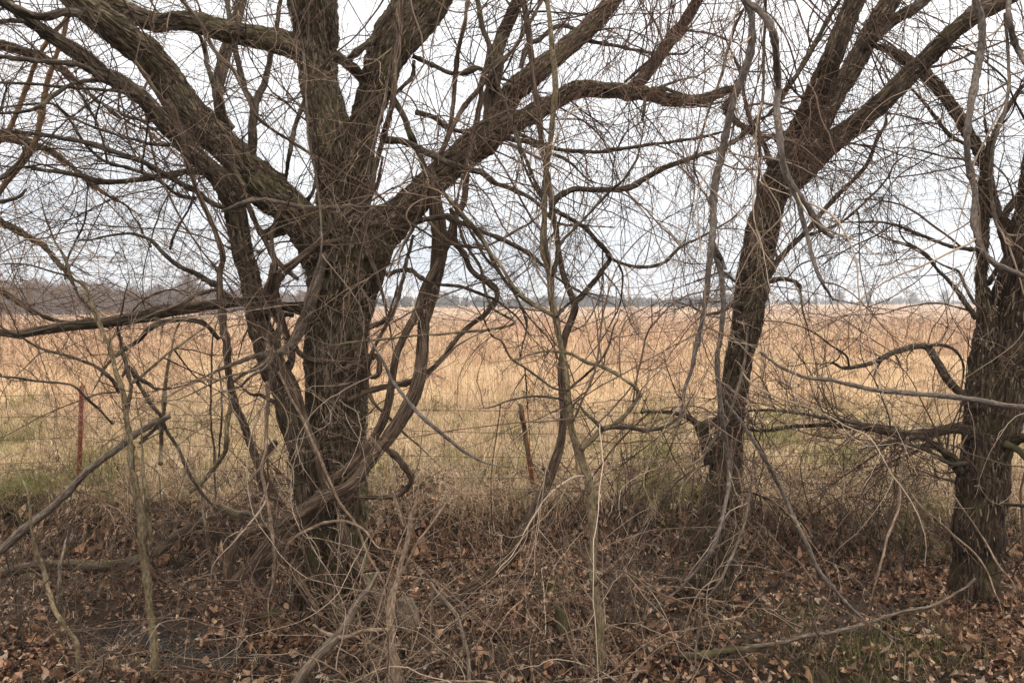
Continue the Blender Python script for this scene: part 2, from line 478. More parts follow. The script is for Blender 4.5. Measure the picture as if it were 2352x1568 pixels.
DENS = .43
def twigs_on(bag, lines, per_m, L=(.3, 1.1), r=(.0022, .005), droop=.3, wander=.22, sub=2.2, subsub=1.4, bias=(0, 0, 0), tmin=.0, up=0.0, arms=.22):
    per_m *= DENS; sub *= .6; subsub = subsub*.5; r = (r[0]*1.05, r[1]*1.15)
    S, D, RR = [], [], []
    for pts, rad in lines:
        seg = np.linalg.norm(np.diff(pts, axis=0), axis=1).sum()
        k = rng.poisson(seg*per_m)
        if not k: continue
        t = rng.uniform(tmin, 1, k)*(len(pts)-1); i = np.minimum(t.astype(int), len(pts)-2)
        S.append(pts[i]); d = norm(pts[i+1]-pts[i]); D.append(d); RR.append(rad[i])
    if not S: return
    S, D, RR = np.vstack(S), np.vstack(D), np.concatenate(RR)
    bias = np.array(bias)
    # long arms that taper away and carry most of the twigs
    k = rng.uniform(0, 1, len(S)) < arms
    Sa, Da, Ra = S[k], D[k], RR[k]; N = len(Sa)
    if N:
        ra = np.minimum(rng.uniform(r[1]*.75, r[1]*1.7, N), Ra*.75)
        P, rr = grow(Sa, side_dir(Da, .8)+bias, rng.uniform(L[1]*.8, L[1]*2.0, N), ra, 24, wander*.7, droop*.6, .02, .25, up, .11)
        bag.add(P, rr, 5)
        N2 = int(N*5)
        q, d, q_r = pick(P, rr, N2, .12, .98)
        spray(bag, q, norm(d*.7+side_dir(d, .7)), rng.uniform(*L, N2)*.8, np.maximum(q_r*.6, .0016), sub, subsub, wander, droop, n=11, up=up)
    S, D, RR = S[~k], D[~k], RR[~k]; N = len(S)
    if N: spray(bag, S, side_dir(D, .9)+bias, rng.uniform(*L, N), np.minimum(rng.uniform(*r, N), RR*.8), sub, subsub, wander, droop, n=13, up=up)

def flakes(pts, rad, n, L=(.03, .10), w=(.006, .016), lift=(.004, .022)):
    """loose strips of bark standing off a limb"""
    T = norm(np.gradient(pts, axis=0)); i = rng.integers(3, len(pts)-3, n)
    t = T[i]; o = rng.normal(size=(n, 3)); o = norm(o-t*np.sum(o*t, -1, keepdims=True)); side = np.cross(t, o)
    LL = rng.uniform(*L, n)[:, None]; W = rng.uniform(*w, n)[:, None]*.5; H = (rng.uniform(0, 1, n)[:, None]**2)*(lift[1]-lift[0])+lift[0]
    dirn = norm(t*rng.choice([-1, 1], n, p=[.75, .25])[:, None]+side*rng.normal(0, .22, n)[:, None])
    base = pts[i]+o*(rad[i][:, None]*1.0)
    rows = []
    for k, (u, wd, hf) in enumerate([(0, .7, -.25), (.35, 1, .05), (.7, .9, .45), (1, .35, 1.)]):
        c = base+dirn*LL*u+o*(H*hf)
        rows += [c-side*W*wd, c+side*W*wd+o*rng.normal(0, .0015, (n, 1))]
    V = np.stack(rows, 1); k = np.arange(3)*2
    F = np.stack([k, k+1, k+3, k+2], -1)[None]+(np.arange(n)*8)[:, None, None]
    return V.reshape(-1, 3), F.reshape(-1, 4)

print('helpers ready')
# ------------------------------------------------------------------ terrain
def axis(parts):
    out = [np.linspace(a, b, n, endpoint=False) for a, b, n in parts]
    return np.concatenate(out+[[parts[-1][1]]])
gx = axis([(-2500, -900, 8), (-900, -200, 20), (-200, -40, 32), (-40, -9, 50), (-9, 9, 300), (9, 40, 50), (40, 200, 32), (200, 900, 20), (900, 2500, 8)])
gy = axis([(-60, -4, 20), (-4, 4, 30), (4, 9.5, 110), (9.5, 16, 60), (16, 60, 80), (60, 260, 60), (260, 900, 24), (900, 2500, 14)])
X, Y = np.meshgrid(gx, gy)
Z = ground(X, Y)
nx, ny = len(gx), len(gy)
i = np.arange(ny-1)[:, None]; j = np.arange(nx-1)[None]
Fg = np.stack([i*nx+j, i*nx+j+1, (i+1)*nx+j+1, (i+1)*nx+j], -1).reshape(-1, 4)
mg, nt, b = new_mat('ground')
g = nt.nodes.new('ShaderNodeNewGeometry'); pos = g.outputs['Position']
sp_ = nt.nodes.new('ShaderNodeSeparateXYZ'); nt.links.new(pos, sp_.inputs[0])
n1 = tex(nt, pos, 9, 6, .65); n2 = tex(nt, pos, 1.3, 4, .6); n3 = tex(nt, pos, .035, 4, .6, (1, .35, 1)); n4 = tex(nt, pos, 46, 4, .6)
soil = ramp(nt, n1, [(.3, (.014, .010, .008)), (.5, (.034, .024, .018)), (.7, (.07, .05, .036))])
shortg = ramp(nt, n4, [(.3, (.10, .068, .03)), (.5, (.22, .16, .08)), (.7, (.36, .28, .155))])
green = ramp(nt, n4, [(.3, (.08, .075, .022)), (.7, (.18, .17, .065))])
fg = ramp(nt, n2, [(.50, (0, 0, 0)), (.62, (1, 1, 1))])
shortg = mixc(nt, math_n(nt, 'MULTIPLY', fg, .3), shortg, green)
fieldc = ramp(nt, n4, [(.3, (.20, .125, .065)), (.5, (.37, .25, .14)), (.7, (.50, .38, .24))])
farc = ramp(nt, n3, [(.38, (.40, .29, .18)), (.5, (.33, .215, .135)), (.60, (.27, .16, .105))])
def ss(y0, y1, jit=0.0):
    v = sp_.outputs['Y']
    if jit: v = math_n(nt, 'ADD', v, math_n(nt, 'MULTIPLY', n2, jit))
    mr = nt.nodes.new('ShaderNodeMapRange'); mr.interpolation_type = 'SMOOTHSTEP'
    nt.links.new(v, mr.inputs['Value']); mr.inputs['From Min'].default_value = y0; mr.inputs['From Max'].default_value = y1
    return mr.outputs[0]
c = mixc(nt, ss(8.3, 10.2, 1.0), soil, shortg)
c = mixc(nt, ss(13, 17, 1.5), c, fieldc)
c = mixc(nt, ss(30, 80), c, farc)
nt.links.new(c, b.inputs['Base Color'])
b.inputs['Roughness'].default_value = .95; b.inputs['Specular IOR Level'].default_value = .15
bp = nt.nodes.new('ShaderNodeBump'); bp.inputs['Strength'].default_value = .8; bp.inputs['Distance'].default_value = .03
nt.links.new(n1, bp.inputs['Height']); nt.links.new(bp.outputs[0], b.inputs['Normal'])
tag(mesh_obj('ground', np.stack([X, Y, Z], -1), Fg, mg, origin=(0, 0, 0)), kind='structure')

# shallow puddles in the ditch
mw, nt, b = new_mat('puddle_water')
b.inputs['Base Color'].default_value = (.012, .010, .008, 1); b.inputs['Roughness'].default_value = .12; b.inputs['IOR'].default_value = 1.33
tcn = nt.nodes.new('ShaderNodeNewGeometry'); nn = tex(nt, tcn.outputs['Position'], 30, 3, .5)
bp = nt.nodes.new('ShaderNodeBump'); bp.inputs['Strength'].default_value = 1.0; bp.inputs['Distance'].default_value = .03
nt.links.new(nn, bp.inputs['Height']); nt.links.new(bp.outputs[0], b.inputs['Normal'])
for px, py, rx, ry in PUDDLES:
    a_ = np.linspace(0, 2*np.pi, 48, endpoint=False)
    rr = 1.15+.25*(vnoise(np.cos(a_)*2+px*7, np.sin(a_)*2, 0, 3)-.5)
    zz = float(ground(px, py))+.042
    v = np.vstack([[[px, py, zz]], np.stack([px+rx*rr*np.cos(a_), py+ry*rr*np.sin(a_), np.full(48, zz)], 1)])
    f = np.stack([np.zeros(48, int), np.arange(48)+1, (np.arange(48)+1) % 48+1], 1)
    tag(mesh_obj('puddle_water', v, f, mw, origin=(px, py, zz), smooth=False), kind='structure')

# ------------------------------------------------------------------ grass
def blades(x, y, h, w, lean=.35, seg=3, z=None, flop=0.0, wind=(0, 0)):
    N = len(x); z = ground(x, y)-.01 if z is None else z
    az = rng.uniform(0, 2*np.pi, N); ln = np.abs(rng.normal(0, lean, N))+flop*rng.uniform(0, 1, N)**2
    fa = az+np.pi/2+rng.normal(0, .5, N)
    fd = np.stack([np.cos(fa), np.sin(fa), np.zeros(N)], 1)*(w/2)[:, None]
    V = []
    px, py, pz = x.copy(), y.copy(), z.copy()
    ang = ln*.3
    for k in range(seg+1):
        t = k/seg; ww = (1-t*.85)
        c = np.stack([px, py, pz], 1)
        V += [c-fd*ww, c+fd*ww]
        st = h/seg
        px = px+np.cos(az)*np.sin(ang)*st+wind[0]*st; py = py+np.sin(az)*np.sin(ang)*st+wind[1]*st; pz = pz+np.cos(ang)*st
        ang = np.minimum(ang+ln*.75, 2.2)
    V = np.stack(V, 1)
    k = np.arange(seg)*2
    F = np.stack([k, k+1, k+3, k+2], -1)[None]+(np.arange(N)*(2*seg+2))[:, None, None]
    return V.reshape(-1, 3), F.reshape(-1, 4)

def wedge(N, y0, y1, margin=1.15, power=1.0):
    """places inside the camera's view cone between two distances"""
    u = rng.uniform(0, 1, N)
    y = np.sqrt(y0**2+(y1**2-y0**2)*u) if power == 1 else y0*(y1/y0)**u
    x = rng.uniform(-1, 1, N)*y*.665*margin
    return x, y
def clump(x, y, s, amt=.5):
    return rng.uniform(0, 1, len(x)) < (1-amt)+amt*sst(.35, .65, vnoise(x*s, y*s, 0, 77))

STRAW = [(0, (.20, .13, .065)), (.35, (.43, .315, .195)), (.7, (.61, .475, .325)), (1, (.77, .645, .48))]
RUSSET = [(0, (.22, .125, .085)), (.5, (.42, .27, .19)), (1, (.60, .43, .32))]
GREENISH = [(0, (.075, .085, .02)), (.5, (.16, .17, .055)), (1, (.30, .27, .12))]
M['grass_field'] = island_mat('grass_field', STRAW, trans=.25, noise=.15, patch=(RUSSET, .30, .44, .60))
M['grass_far'] = island_mat('grass_far', STRAW, trans=.2, noise=.12, patch=(RUSSET, .06, .38, .54))
M['grass_short'] = island_mat('grass_short', STRAW, trans=.25, noise=.15, patch=(GREENISH, .9, .50, .62))
M['grass_ditch'] = island_mat('grass_ditch', [(0, (.06, .04, .024)), (.45, (.15, .10, .062)), (.8, (.31, .225, .145)), (1, (.48, .37, .25))], trans=.15, patch=(GREENISH, 1.3, .60, .70))
M['grass_green'] = island_mat('grass_green', [(0, (.05, .06, .014)), (.5, (.11, .115, .032)), (.8, (.22, .20, .08)), (1, (.36, .29, .16))], trans=.25)
M['grass_stalk'] = island_mat('grass_stalk', [(0, (.26, .13, .075)), (1, (.46, .30, .18))], trans=.1)

bv, bf, nn_ = [], [], 0
def acc(v, f):
    global nn_
    bv.append(v); bf.append(f+nn_); nn_ += len(v)
def flush(name, mat, kind='stuff'):
    global bv, bf, nn_
    o = mesh_obj(name, np.vstack(bv), np.vstack(bf), mat, origin=(0, 0, 0), smooth=False); bv, bf, nn_ = [], [], 0
    return tag(o, kind=kind)

x, y = wedge(84000, 10.5, 30)
cl = vnoise(x*1.1, y*1.1, 0, 31)*.6+vnoise(x*3.2, y*3.2, 0, 32)*.4
k = (rng.uniform(0, 1, len(x)) < .18+1.1*sst(.36, .62, cl)) & (rng.uniform(0, 1, len(x)) < sst(10.6, 15.5, y+2.6*(vnoise(x*.7, 4, 0, 3)-.5))*.9+.06); x, y, cl = x[k], y[k], cl[k]
hh = rng.uniform(.16, .66, len(x))*(.45+1.1*sst(.3, .75, cl))*(.75+.5*vnoise(x*.3, y*.3, 0, 21))
acc(*blades(x, y, hh*1.05, rng.uniform(.005, .014, len(x)), 1.1, 4, flop=1.0))
flush('field_grass', M['grass_field'])['label'] = 'tall dry straw coloured grass standing in the field beyond the fence'
x, y = wedge(120000, 28, 420, 1.15, 0); k = clump(x, y, .25, .5); x, y = x[k], y[k]
hh = rng.uniform(.35, .75, len(x))*(.7+.6*vnoise(x*.2, y*.2, 0, 22))*.85
acc(*blades(x, y, hh, np.maximum(.012, y*.0009)*rng.uniform(.7, 1.3, len(x)), .95, 3, flop=.5))
flush('distant_grass', M['grass_far'])['label'] = 'russet and tan grass far out in the open field'
# taller seed stalks
x, y = wedge(7000, 13.5, 60, 1.15, 0); k = clump(x, y, .8, .8); x, y = x[k], y[k]
acc(*blades(x, y, rng.uniform(.55, 1.0, len(x)), np.maximum(.005, y*.00045), .22, 3))
flush('weed_stalks', M['grass_stalk'])['label'] = 'thin reddish weed stalks rising above the field grass'
# short mottled grass round the fence
x, y = wedge(78000, 7.3, 15.5)
cl = vnoise(x*1.6, y*1.6, 0, 41)*.6+vnoise(x*4.2, y*4.2, 0, 42)*.4
k = (rng.uniform(0, 1, len(x)) < .22+1.0*sst(.38, .62, cl)) & (rng.uniform(0, 1, len(x)) < sst(7.7, 9.3, y+1.3*(vnoise(x*.9, 8, 0, 4)-.5))*.9+.08); x, y, cl = x[k], y[k], cl[k]
hh = rng.uniform(.05, .30, len(x))*(.4+1.3*sst(.35, .75, cl))
acc(*blades(x, y, hh*1.15, rng.uniform(.005, .012, len(x)), 1.0, 3, flop=.6))
for _ in range(150):                    # tufts spilling over the bank lip
    cx_ = rng.uniform(-6, 6, 1); cy_ = 7.62+.22*np.sin(cx_*.9+.6)+np.abs(rng.normal(.0, .35, 1))+.02; n = int(rng.uniform(50, 140)); sz = rng.uniform(.05, .16)
    x = cx_+rng.normal(0, sz, n); y = cy_+rng.normal(0, sz, n)
    acc(*blades(x, y, rng.uniform(.15, .42, n)*rng.uniform(.6, 1.15), rng.uniform(.004, .008, n), .9, 4, flop=1.2, wind=(0, -.3)))
# shaggy knee-high straw tussocks running down to the bank
for _ in range(330):
    cx_, cy_ = wedge(1, 7.5, 13.5); n = int(rng.uniform(50, 150)); sz = rng.uniform(.05, .2)
    x = cx_+rng.normal(0, sz, n); y = cy_+rng.normal(0, sz, n)
    acc(*blades(x, y, rng.uniform(.18, .5, n)*rng.uniform(.6, 1.15), rng.uniform(.004, .009, n), .8, 4, flop=.9))
flush('short_grass', M['grass_short'])['label'] = 'short mottled green and straw grass along the wire fence'
# dry straw in the ditch and over the bank lip
x, y = wedge(19000, 4.9, 8.9, 1.2); k = clump(x, y, 2.4, .75); x, y = x[k], y[k]
acc(*blades(x, y, rng.uniform(.08, .30, len(x)), rng.uniform(.003, .007, len(x)), 1.3, 4, flop=1.2))
# hanging fringe at the bank lip
x = rng.uniform(-5.6, 5.6, 4200); y = 7.62+.22*np.sin(x*.9+.6)+rng.uniform(-.08, .28, len(x)); k = clump(x, y, 2, .5); x, y = x[k], y[k]
acc(*blades(x, y, rng.uniform(.12, .34, len(x)), rng.uniform(.003, .006, len(x)), 1.1, 4, flop=1.5, wind=(0, -.35)))
flush('ditch_straw', M['grass_ditch'])['label'] = 'dry flattened straw lying in the ditch and over the bank'
# green tufts low in the ditch
for (vx, vy, n, s, hgt) in [(2010, 1500, 420, .30, .17), (2130, 1480, 320, .28, .15), (1880, 1520, 240, .3, .14), (1700, 1250, 160, .25, .12), (1560, 1460, 160, .25, .12), (1270, 1360, 300, .16, .15), (2300, 1420, 300, .22, .10), (1800, 1420, 260, .2, .13), (1940, 1555, 130, .25, .16), (1100, 1330, 140, .15, .12), (430, 1080, 200, .3, .12), (1180, 1000, 300, .4, .1)]:
    d_ = 7
    for _ in range(12):
        p = at(vx, vy, d_); d_ += (p[2]-float(ground(p[0], p[1])))*1.6
    x = p[0]+rng.normal(0, s, n); y = p[1]+rng.normal(0, s*.7, n)
    acc(*blades(x, y, rng.uniform(.5, 1.1, n)*hgt, rng.uniform(.004, .008, n), .8, 3))
flush('green_tufts', M['grass_green'])['label'] = 'green grass tufts growing among the brown leaves'

# ------------------------------------------------------------------ leaf litter
def leaf_set(x, y, size, z=None, tilt=.42):
    N = len(x)
    tmpl = []
    g2 = np.random.default_rng(5)
    for q in range(5):                      # outlines: lobed, oval, broad, torn, narrow
        t = np.linspace(-.5, .5, 5)
        wd = [np.array([.05, .34, .42, .26, .02]), np.array([.04, .22, .27, .19, .02]), np.array([.10, .30, .50, .22, .03]), np.array([.06, .38, .22, .30, .04]), np.array([.03, .14, .17, .11, .01])][q]
        L_ = np.stack([-wd*g2.uniform(.85, 1.2, 5), t+g2.uniform(-.05, .05, 5), np.zeros(5)], 1)
        C_ = np.stack([np.zeros(5), t, np.zeros(5)], 1)
        R_ = np.stack([wd*g2.uniform(.85, 1.2, 5), t+g2.uniform(-.05, .05, 5), np.zeros(5)], 1)
        tmpl.append(np.stack([L_, C_, R_], 1).reshape(-1, 3))
    tmpl = np.array(tmpl)
    V = tmpl[rng.integers(0, 5, N)].copy()
    V[..., 0] *= rng.uniform(.8, 1.2, (N, 1))
    cx = rng.normal(.5, .9, (N, 1)); cy = rng.normal(.3, .9, (N, 1)); tw = rng.normal(0, 1.0, (N, 1))
    V[..., 2] = cx*V[..., 0]**2*2+cy*V[..., 1]**2+tw*V[..., 0]*V[..., 1]*1.2+np.abs(V[..., 0])*rng.uniform(-.2, .7, (N, 1))+rng.normal(0, .025, V.shape[:2])
    V *= size[:, None, None]
    a = rng.uniform(0, 2*np.pi, N); tx = rng.normal(0, tilt, N); ty = rng.normal(0, tilt, N)
    def rot(V, a, i, j):
        c, s = np.cos(a)[:, None], np.sin(a)[:, None]; A, B = V[..., i].copy(), V[..., j].copy()
        V[..., i] = c*A-s*B; V[..., j] = s*A+c*B
    rot(V, tx, 1, 2); rot(V, ty, 0, 2); rot(V, a, 0, 1)
    e_ = .04
    sx = (ground(x+e_, y)-ground(x-e_, y))/(2*e_); sy = (ground(x, y+e_)-ground(x, y-e_))/(2*e_)
    V[..., 2] += V[..., 0]*sx[:, None]+V[..., 1]*sy[:, None]
    z = ground(x, y) if z is None else z
    V += np.stack([x, y, z+rng.uniform(.004, .04, N)+size*.12*np.abs(tx)], 1)[:, None]
    k = np.arange(4)*3
    Fq = np.concatenate([np.stack([k, k+1, k+4, k+3], -1), np.stack([k+1, k+2, k+5, k+4], -1)])
    F = Fq[None]+(np.arange(N)*15)[:, None, None]
    return V.reshape(-1, 3), F.reshape(-1, 4)
M['leaf'] = island_mat('leaf', [(0, (.018, .009, .006)), (.28, (.060, .029, .017)), (.52, (.175, .088, .050)), (.8, (.36, .205, .125)), (1, (.58, .40, .27))], rough=.7, noise=.3, trans=.12, spec=.3)
M['leaf_pale'] = island_mat('leaf_pale', [(0, (.16, .11, .08)), (.5, (.28, .205, .155)), (1, (.46, .37, .30))], rough=.75, noise=.25, trans=.1)
x, y = wedge(56000, 4.5, 7.9, 1.2); k = clump(x, y, 1.1, .82)
pd = np.ones(len(x), bool)
for px, py, rx, ry in PUDDLES: pd &= ((x-px)/rx)**2+((y-py)/ry)**2 > rng.uniform(.0, 1.1, len(x))
k &= pd; x, y = x[k], y[k]
acc(*leaf_set(x, y, rng.uniform(.02, .06, len(x))*np.where(rng.uniform(0, 1, len(x)) < .18, 1.75, 1)))
x, y = wedge(26000, 7.4, 10.5, 1.15); k = clump(x, y, 1.3, .6) & (rng.uniform(0, 1, len(x)) > sst(7.8, 10.2, y)); x, y = x[k], y[k]
acc(*leaf_set(x, y, rng.uniform(.03, .075, len(x))))
for vx_, vy_, d_ in ((757, 1425, 6.4), (1632, 1385, 6.6), (2233, 1385, 6.4), (708, 1350, 6.1)):     # drifts against the trunks
    p = at(vx_, vy_, d_); a_ = rng.uniform(0, 2*np.pi, 420); q_ = .16+np.abs(rng.normal(0, .2, 420)); x = p[0]+np.cos(a_)*q_; y = p[1]+np.sin(a_)*q_
    acc(*leaf_set(x, y, rng.uniform(.03, .085, 420), z=ground(x, y)+.10*np.exp(-(q_-.16)/.12)*rng.uniform(.2, 1, 420)))
flush('leaf_litter', M['leaf'])['label'] = 'brown fallen leaves carpeting the ditch and bank'
x, y = wedge(1500, 4.6, 7.6, 1.15)
acc(*leaf_set(x, y, rng.uniform(.03, .075, len(x))))
x, y = wedge(5200, 7.6, 10.8, 1.15); k = clump(x, y, 1.0, .7); x, y = x[k], y[k]
acc(*leaf_set(x, y, rng.uniform(.03, .07, len(x))))
flush('pale_leaves', M['leaf_pale'])['label'] = 'pale bleached leaves scattered on the ground'
# twig litter
bag = Bag()
def litter(N, y0, y1, Lr, rr, lift=.015, up=.08):
    x, y = wedge(N, y0, y1, 1.2); k = clump(x, y, 1.1, .6); x, y = x[k], y[k]; n = len(x)
    a = rng.uniform(0, 2*np.pi, n); st = np.stack([x, y, ground(x, y)+rng.uniform(.005, lift, n)], 1)
    d = np.stack([np.cos(a), np.sin(a), rng.normal(up, .12, n)], 1)
    L = rng.uniform(*Lr, n); P, r = grow(st, d, L, rng.uniform(*rr, n), 8, .12, .05, .05, .5)
    P[..., 2] = np.maximum(P[..., 2], ground(P[..., 0], P[..., 1])+.006)
    bag.add(P, r, 4)
litter(5200, 4.7, 9.3, (.08, .6), (.0012, .0035), .04)
litter(420, 4.8, 8.2, (.4, 1.2), (.003, .008), .06, .12)
tag(bag.build('twig_litter', M['twig_brown'], origin=(0, 0, 0)), 'fallen twigs and small sticks strewn over the leaves', kind='stuff')
bag = Bag(); litter(3800, 4.7, 8.6, (.08, .7), (.0012, .0045), .04)
tag(bag.build('dark_twig_litter', M['twig_brown'], origin=(0, 0, 0)), 'dark brown fallen twigs among the leaves', kind='stuff')

# ------------------------------------------------------------------ fence
mrust, nt, b = new_mat('rusty_steel')
g = nt.nodes.new('ShaderNodeNewGeometry'); n = tex(nt, g.outputs['Position'], 30, 5, .7, (1, 1, .35))
nt.links.new(ramp(nt, n, [(.32, (.06, .025, .015)), (.45, (.22, .065, .03)), (.6, (.36, .11, .05)), (.75, (.42, .18, .10))]), b.inputs['Base Color'])
b.inputs['Roughness'].default_value = .8; b.inputs['Metallic'].default_value = .15
mred, nt, b = new_mat('red_painted_steel')
g = nt.nodes.new('ShaderNodeNewGeometry'); n = tex(nt, g.outputs['Position'], 22, 5, .7)
nt.links.new(ramp(nt, n, [(.3, (.12, .035, .022)), (.5, (.27, .055, .033)), (.72, (.34, .10, .06))]), b.inputs['Base Color'])
b.inputs['Roughness'].default_value = .65
mwire, nt, b = new_mat('fence_wire'); b.inputs['Base Color'].default_value = (.10, .07, .055, 1); b.inputs['Roughness'].default_value = .6; b.inputs['Metallic'].default_value = .4

def t_post(top, bot, mat, name, parent):
    """steel T-post: flange, stem with studs, built along the leaning axis"""
    top, bot = np.array(top), np.array(bot); ax = (top-bot); H = np.linalg.norm(ax); ax /= H
    u = norm(np.cross(ax, [0, 1, 0.])); w = np.cross(u, ax)
    V, F = [], []
    def box(x0, x1, y0, y1, z0, z1):
        k = len(V)
        for z in (z0, z1):
            for (a, c) in ((x0, y0), (x1, y0), (x1, y1), (x0, y1)): V.append(bot+u*a+w*c+ax*z)
        F.extend([(k, k+3, k+2, k+1), (k+4, k+5, k+6, k+7)]+[(k+q, k+(q+1) % 4, k+4+(q+1) % 4, k+4+q) for q in range(4)])
    box(-.025, .025, -.003, .003, -.3, H); box(-.003, .003, .003, .042, -.3, H-.002)
    z = .06
    while z < H-.03: box(-.006, .006, -.010, -.0025, z, z+.022); z += .054
    return mesh_obj(name, V, np.array(F), mat, parent, smooth=False)
fence = thing('barbed_wire_fence', (-1.9, 8.5, 0), 'rusty barbed wire fence with steel posts crossing in front of the field', 'fence')
fence['_base'] = [-1.9, 8.5, 0.]
p_left = (at(188, 886, 8.45), at(181, 1115, 8.55)); p_mid = (at(1197, 936, 8.2), at(1228, 1138, 8.35)); p_right = (at(2224, 905, 8.4), at(2230, 1120, 8.5))
tag(t_post(*p_left, mred, 'post', fence), 'upright red painted steel post')
tag(t_post(*p_mid, mrust, 'post', fence), 'leaning rusty post with peeling bark stuck to it')
t_post(*p_right, mrust, 'post', fence)
bark_bits = limb('V 1194,928,7 1197,945,10 1199,962,8 1204,985,10 1205,1003,6', 8.14, 8.2, amp=.003, kf=120)
mesh_obj('bark_strip', bark_bits[0], bark_bits[1], M['log_dark'], fence, attr=bark_bits[2])
for q, (yl, ym, yr) in enumerate([(903, 943, 925), (955, 996, 975), (1004, 1050, 1028), (1058, 1098, 1080)]):
    pts = []
    anchors = [at(-1900, yl-30, 9.2), at(-850, yl+4, 8.8), at(185, yl, 8.42), at(1205+q*5, ym, 8.16), at(2226, yr, 8.38), at(3250, yr-8, 8.7)]
    for a_, c_ in zip(anchors[:-1], anchors[1:]):
        for t in np.linspace(0, 1, 90, endpoint=False):
            p = a_*(1-t)+c_*t; p = p.copy(); p[2] -= .05*4*t*(1-t)*(1 if q != 1 else .4); pts.append(p)
    pts = np.array(pts); s = np.arange(len(pts))
    Bw = Bag()
    for ph in (0, np.pi):
        o_ = np.stack([np.zeros(len(s)), np.cos(s*1.3+ph)*.002, np.sin(s*1.3+ph)*.002], 1)
        Bw.add((pts+o_)[None], np.full((1, len(pts)), .0017), 5)
    wr = Bw.build('wire', mwire, fence)
    Bb = Bag(); k = np.arange(4, len(pts), 3); n = len(k)*2
    st = np.repeat(pts[k], 2, 0); d = norm(np.stack([rng.normal(0, .4, n), rng.normal(0, 1, n), rng.normal(0, 1, n)], 1))
    P = np.stack([st-d*.014, st+d*.014], 1); Bb.add(P, np.full((n, 2), .0014), 4)
    bb = Bb.build('barb', mwire, wr and fence); bb.parent = wr; bb['kind'] = 'stuff'

# ------------------------------------------------------------------ far woods
def bare_tree_bag(bag, x, y, z, H, n1=26, thick=.10, spread=.55, ntw=5, twr=.03, full=.25):
    N1 = n1
    st = np.array([[x, y, z-.3]]); P0, r0 = grow(st, np.array([[rng.normal(0, .05), rng.normal(0, .05), 1.]]), np.array([H*.72]), np.array([thick*H*.16]), 8, .05, 0, .01, .3)
    bag.add(P0, r0, 5)
    q, d, rr = pick(P0, r0, N1, full, 1.0)
    P1, r1 = grow(q, norm(d+side_dir(d, 1)*spread*1.6+np.array([0, 0, .35])), rng.uniform(.28, .5, N1)*H*.8, np.maximum(rr*.5, twr), 6, .14, 0, .05, .4, up=.6)
    bag.add(P1, r1, 3)
    q, d, rr = pick(P1, r1, N1*ntw, .15, 1.0)
    P2, r2 = grow(q, norm(side_dir(d, .7)+np.array([0, 0, .35])), rng.uniform(.1, .24, N1*ntw)*H, np.full(N1*ntw, twr*.8), 4, .2, 0, .08, .5, up=.5)
    bag.add(P2, r2, 3)
# wood on the left
bag = Bag()
for q in range(560):
    vx = rng.uniform(-260, 760); t = np.clip(vx/700, 0, 1)
    d_ = 205+60*t+rng.uniform(0, 60)
    x = (vx-1176)/FPX*d_; z = float(ground(x, d_))
    H = rng.uniform(8.5, 12.5)*(1-.33*t)*(1 if rng.uniform() > .45 else .5)
    bare_tree_bag(bag, x, d_, z, H, 24, twr=.05, ntw=8, full=.03, spread=.8)
for vx, d_, H in [(432, 212, 14.0), (398, 215, 11.5), (470, 216, 11), (600, 250, 12), (575, 250, 10.5)]:
    x = (vx-1176)/FPX*d_; bare_tree_bag(bag, x, d_, float(ground(x, d_)), H, 40, twr=.045, ntw=10, full=.1)
tag(bag.build('distant_wood', M['twig_far'], origin=((300-1176)/FPX*210, 210, -2.4)), 'bare grey brown wood along the far left edge of the field', kind='stuff')
bag = Bag()
for q in range(900):
    vx = rng.uniform(560, 1760); d_ = 440+rng.uniform(0, 80)
    x = (vx-1176)/FPX*d_; z = float(ground(x, d_)); H = rng.uniform(4.5, 7.6)*(1+.15*math.sin(vx*.02)+.1*math.sin(vx*.057))
    bare_tree_bag(bag, x, d_, z, H, 12, twr=.15, ntw=6, full=.0, spread=1.1)
M['far_line'] = island_mat('far_line', [(0, (.025, .028, .026)), (1, (.06, .06, .055))])
tag(bag.build('distant_treeline', M['far_line'], origin=(0, 440, -2.4)), 'low blue grey line of trees on the horizon', kind='stuff')
bag = Bag()
for q in range(420):
    vx = rng.uniform(1700, 2480); d_ = 690+rng.uniform(0, 90); x = (vx-1176)/FPX*d_
    bare_tree_bag(bag, x, d_, float(ground(x, d_)), rng.uniform(3.0, 6)*(1+.3*math.sin(vx*.031)), 12, twr=.2, ntw=6, full=.0, spread=1.3)
tag(bag.build('horizon_bushes', M['far_line'], origin=(300, 690, -2.4)), 'low bluish scrub along the horizon at the right', kind='stuff')
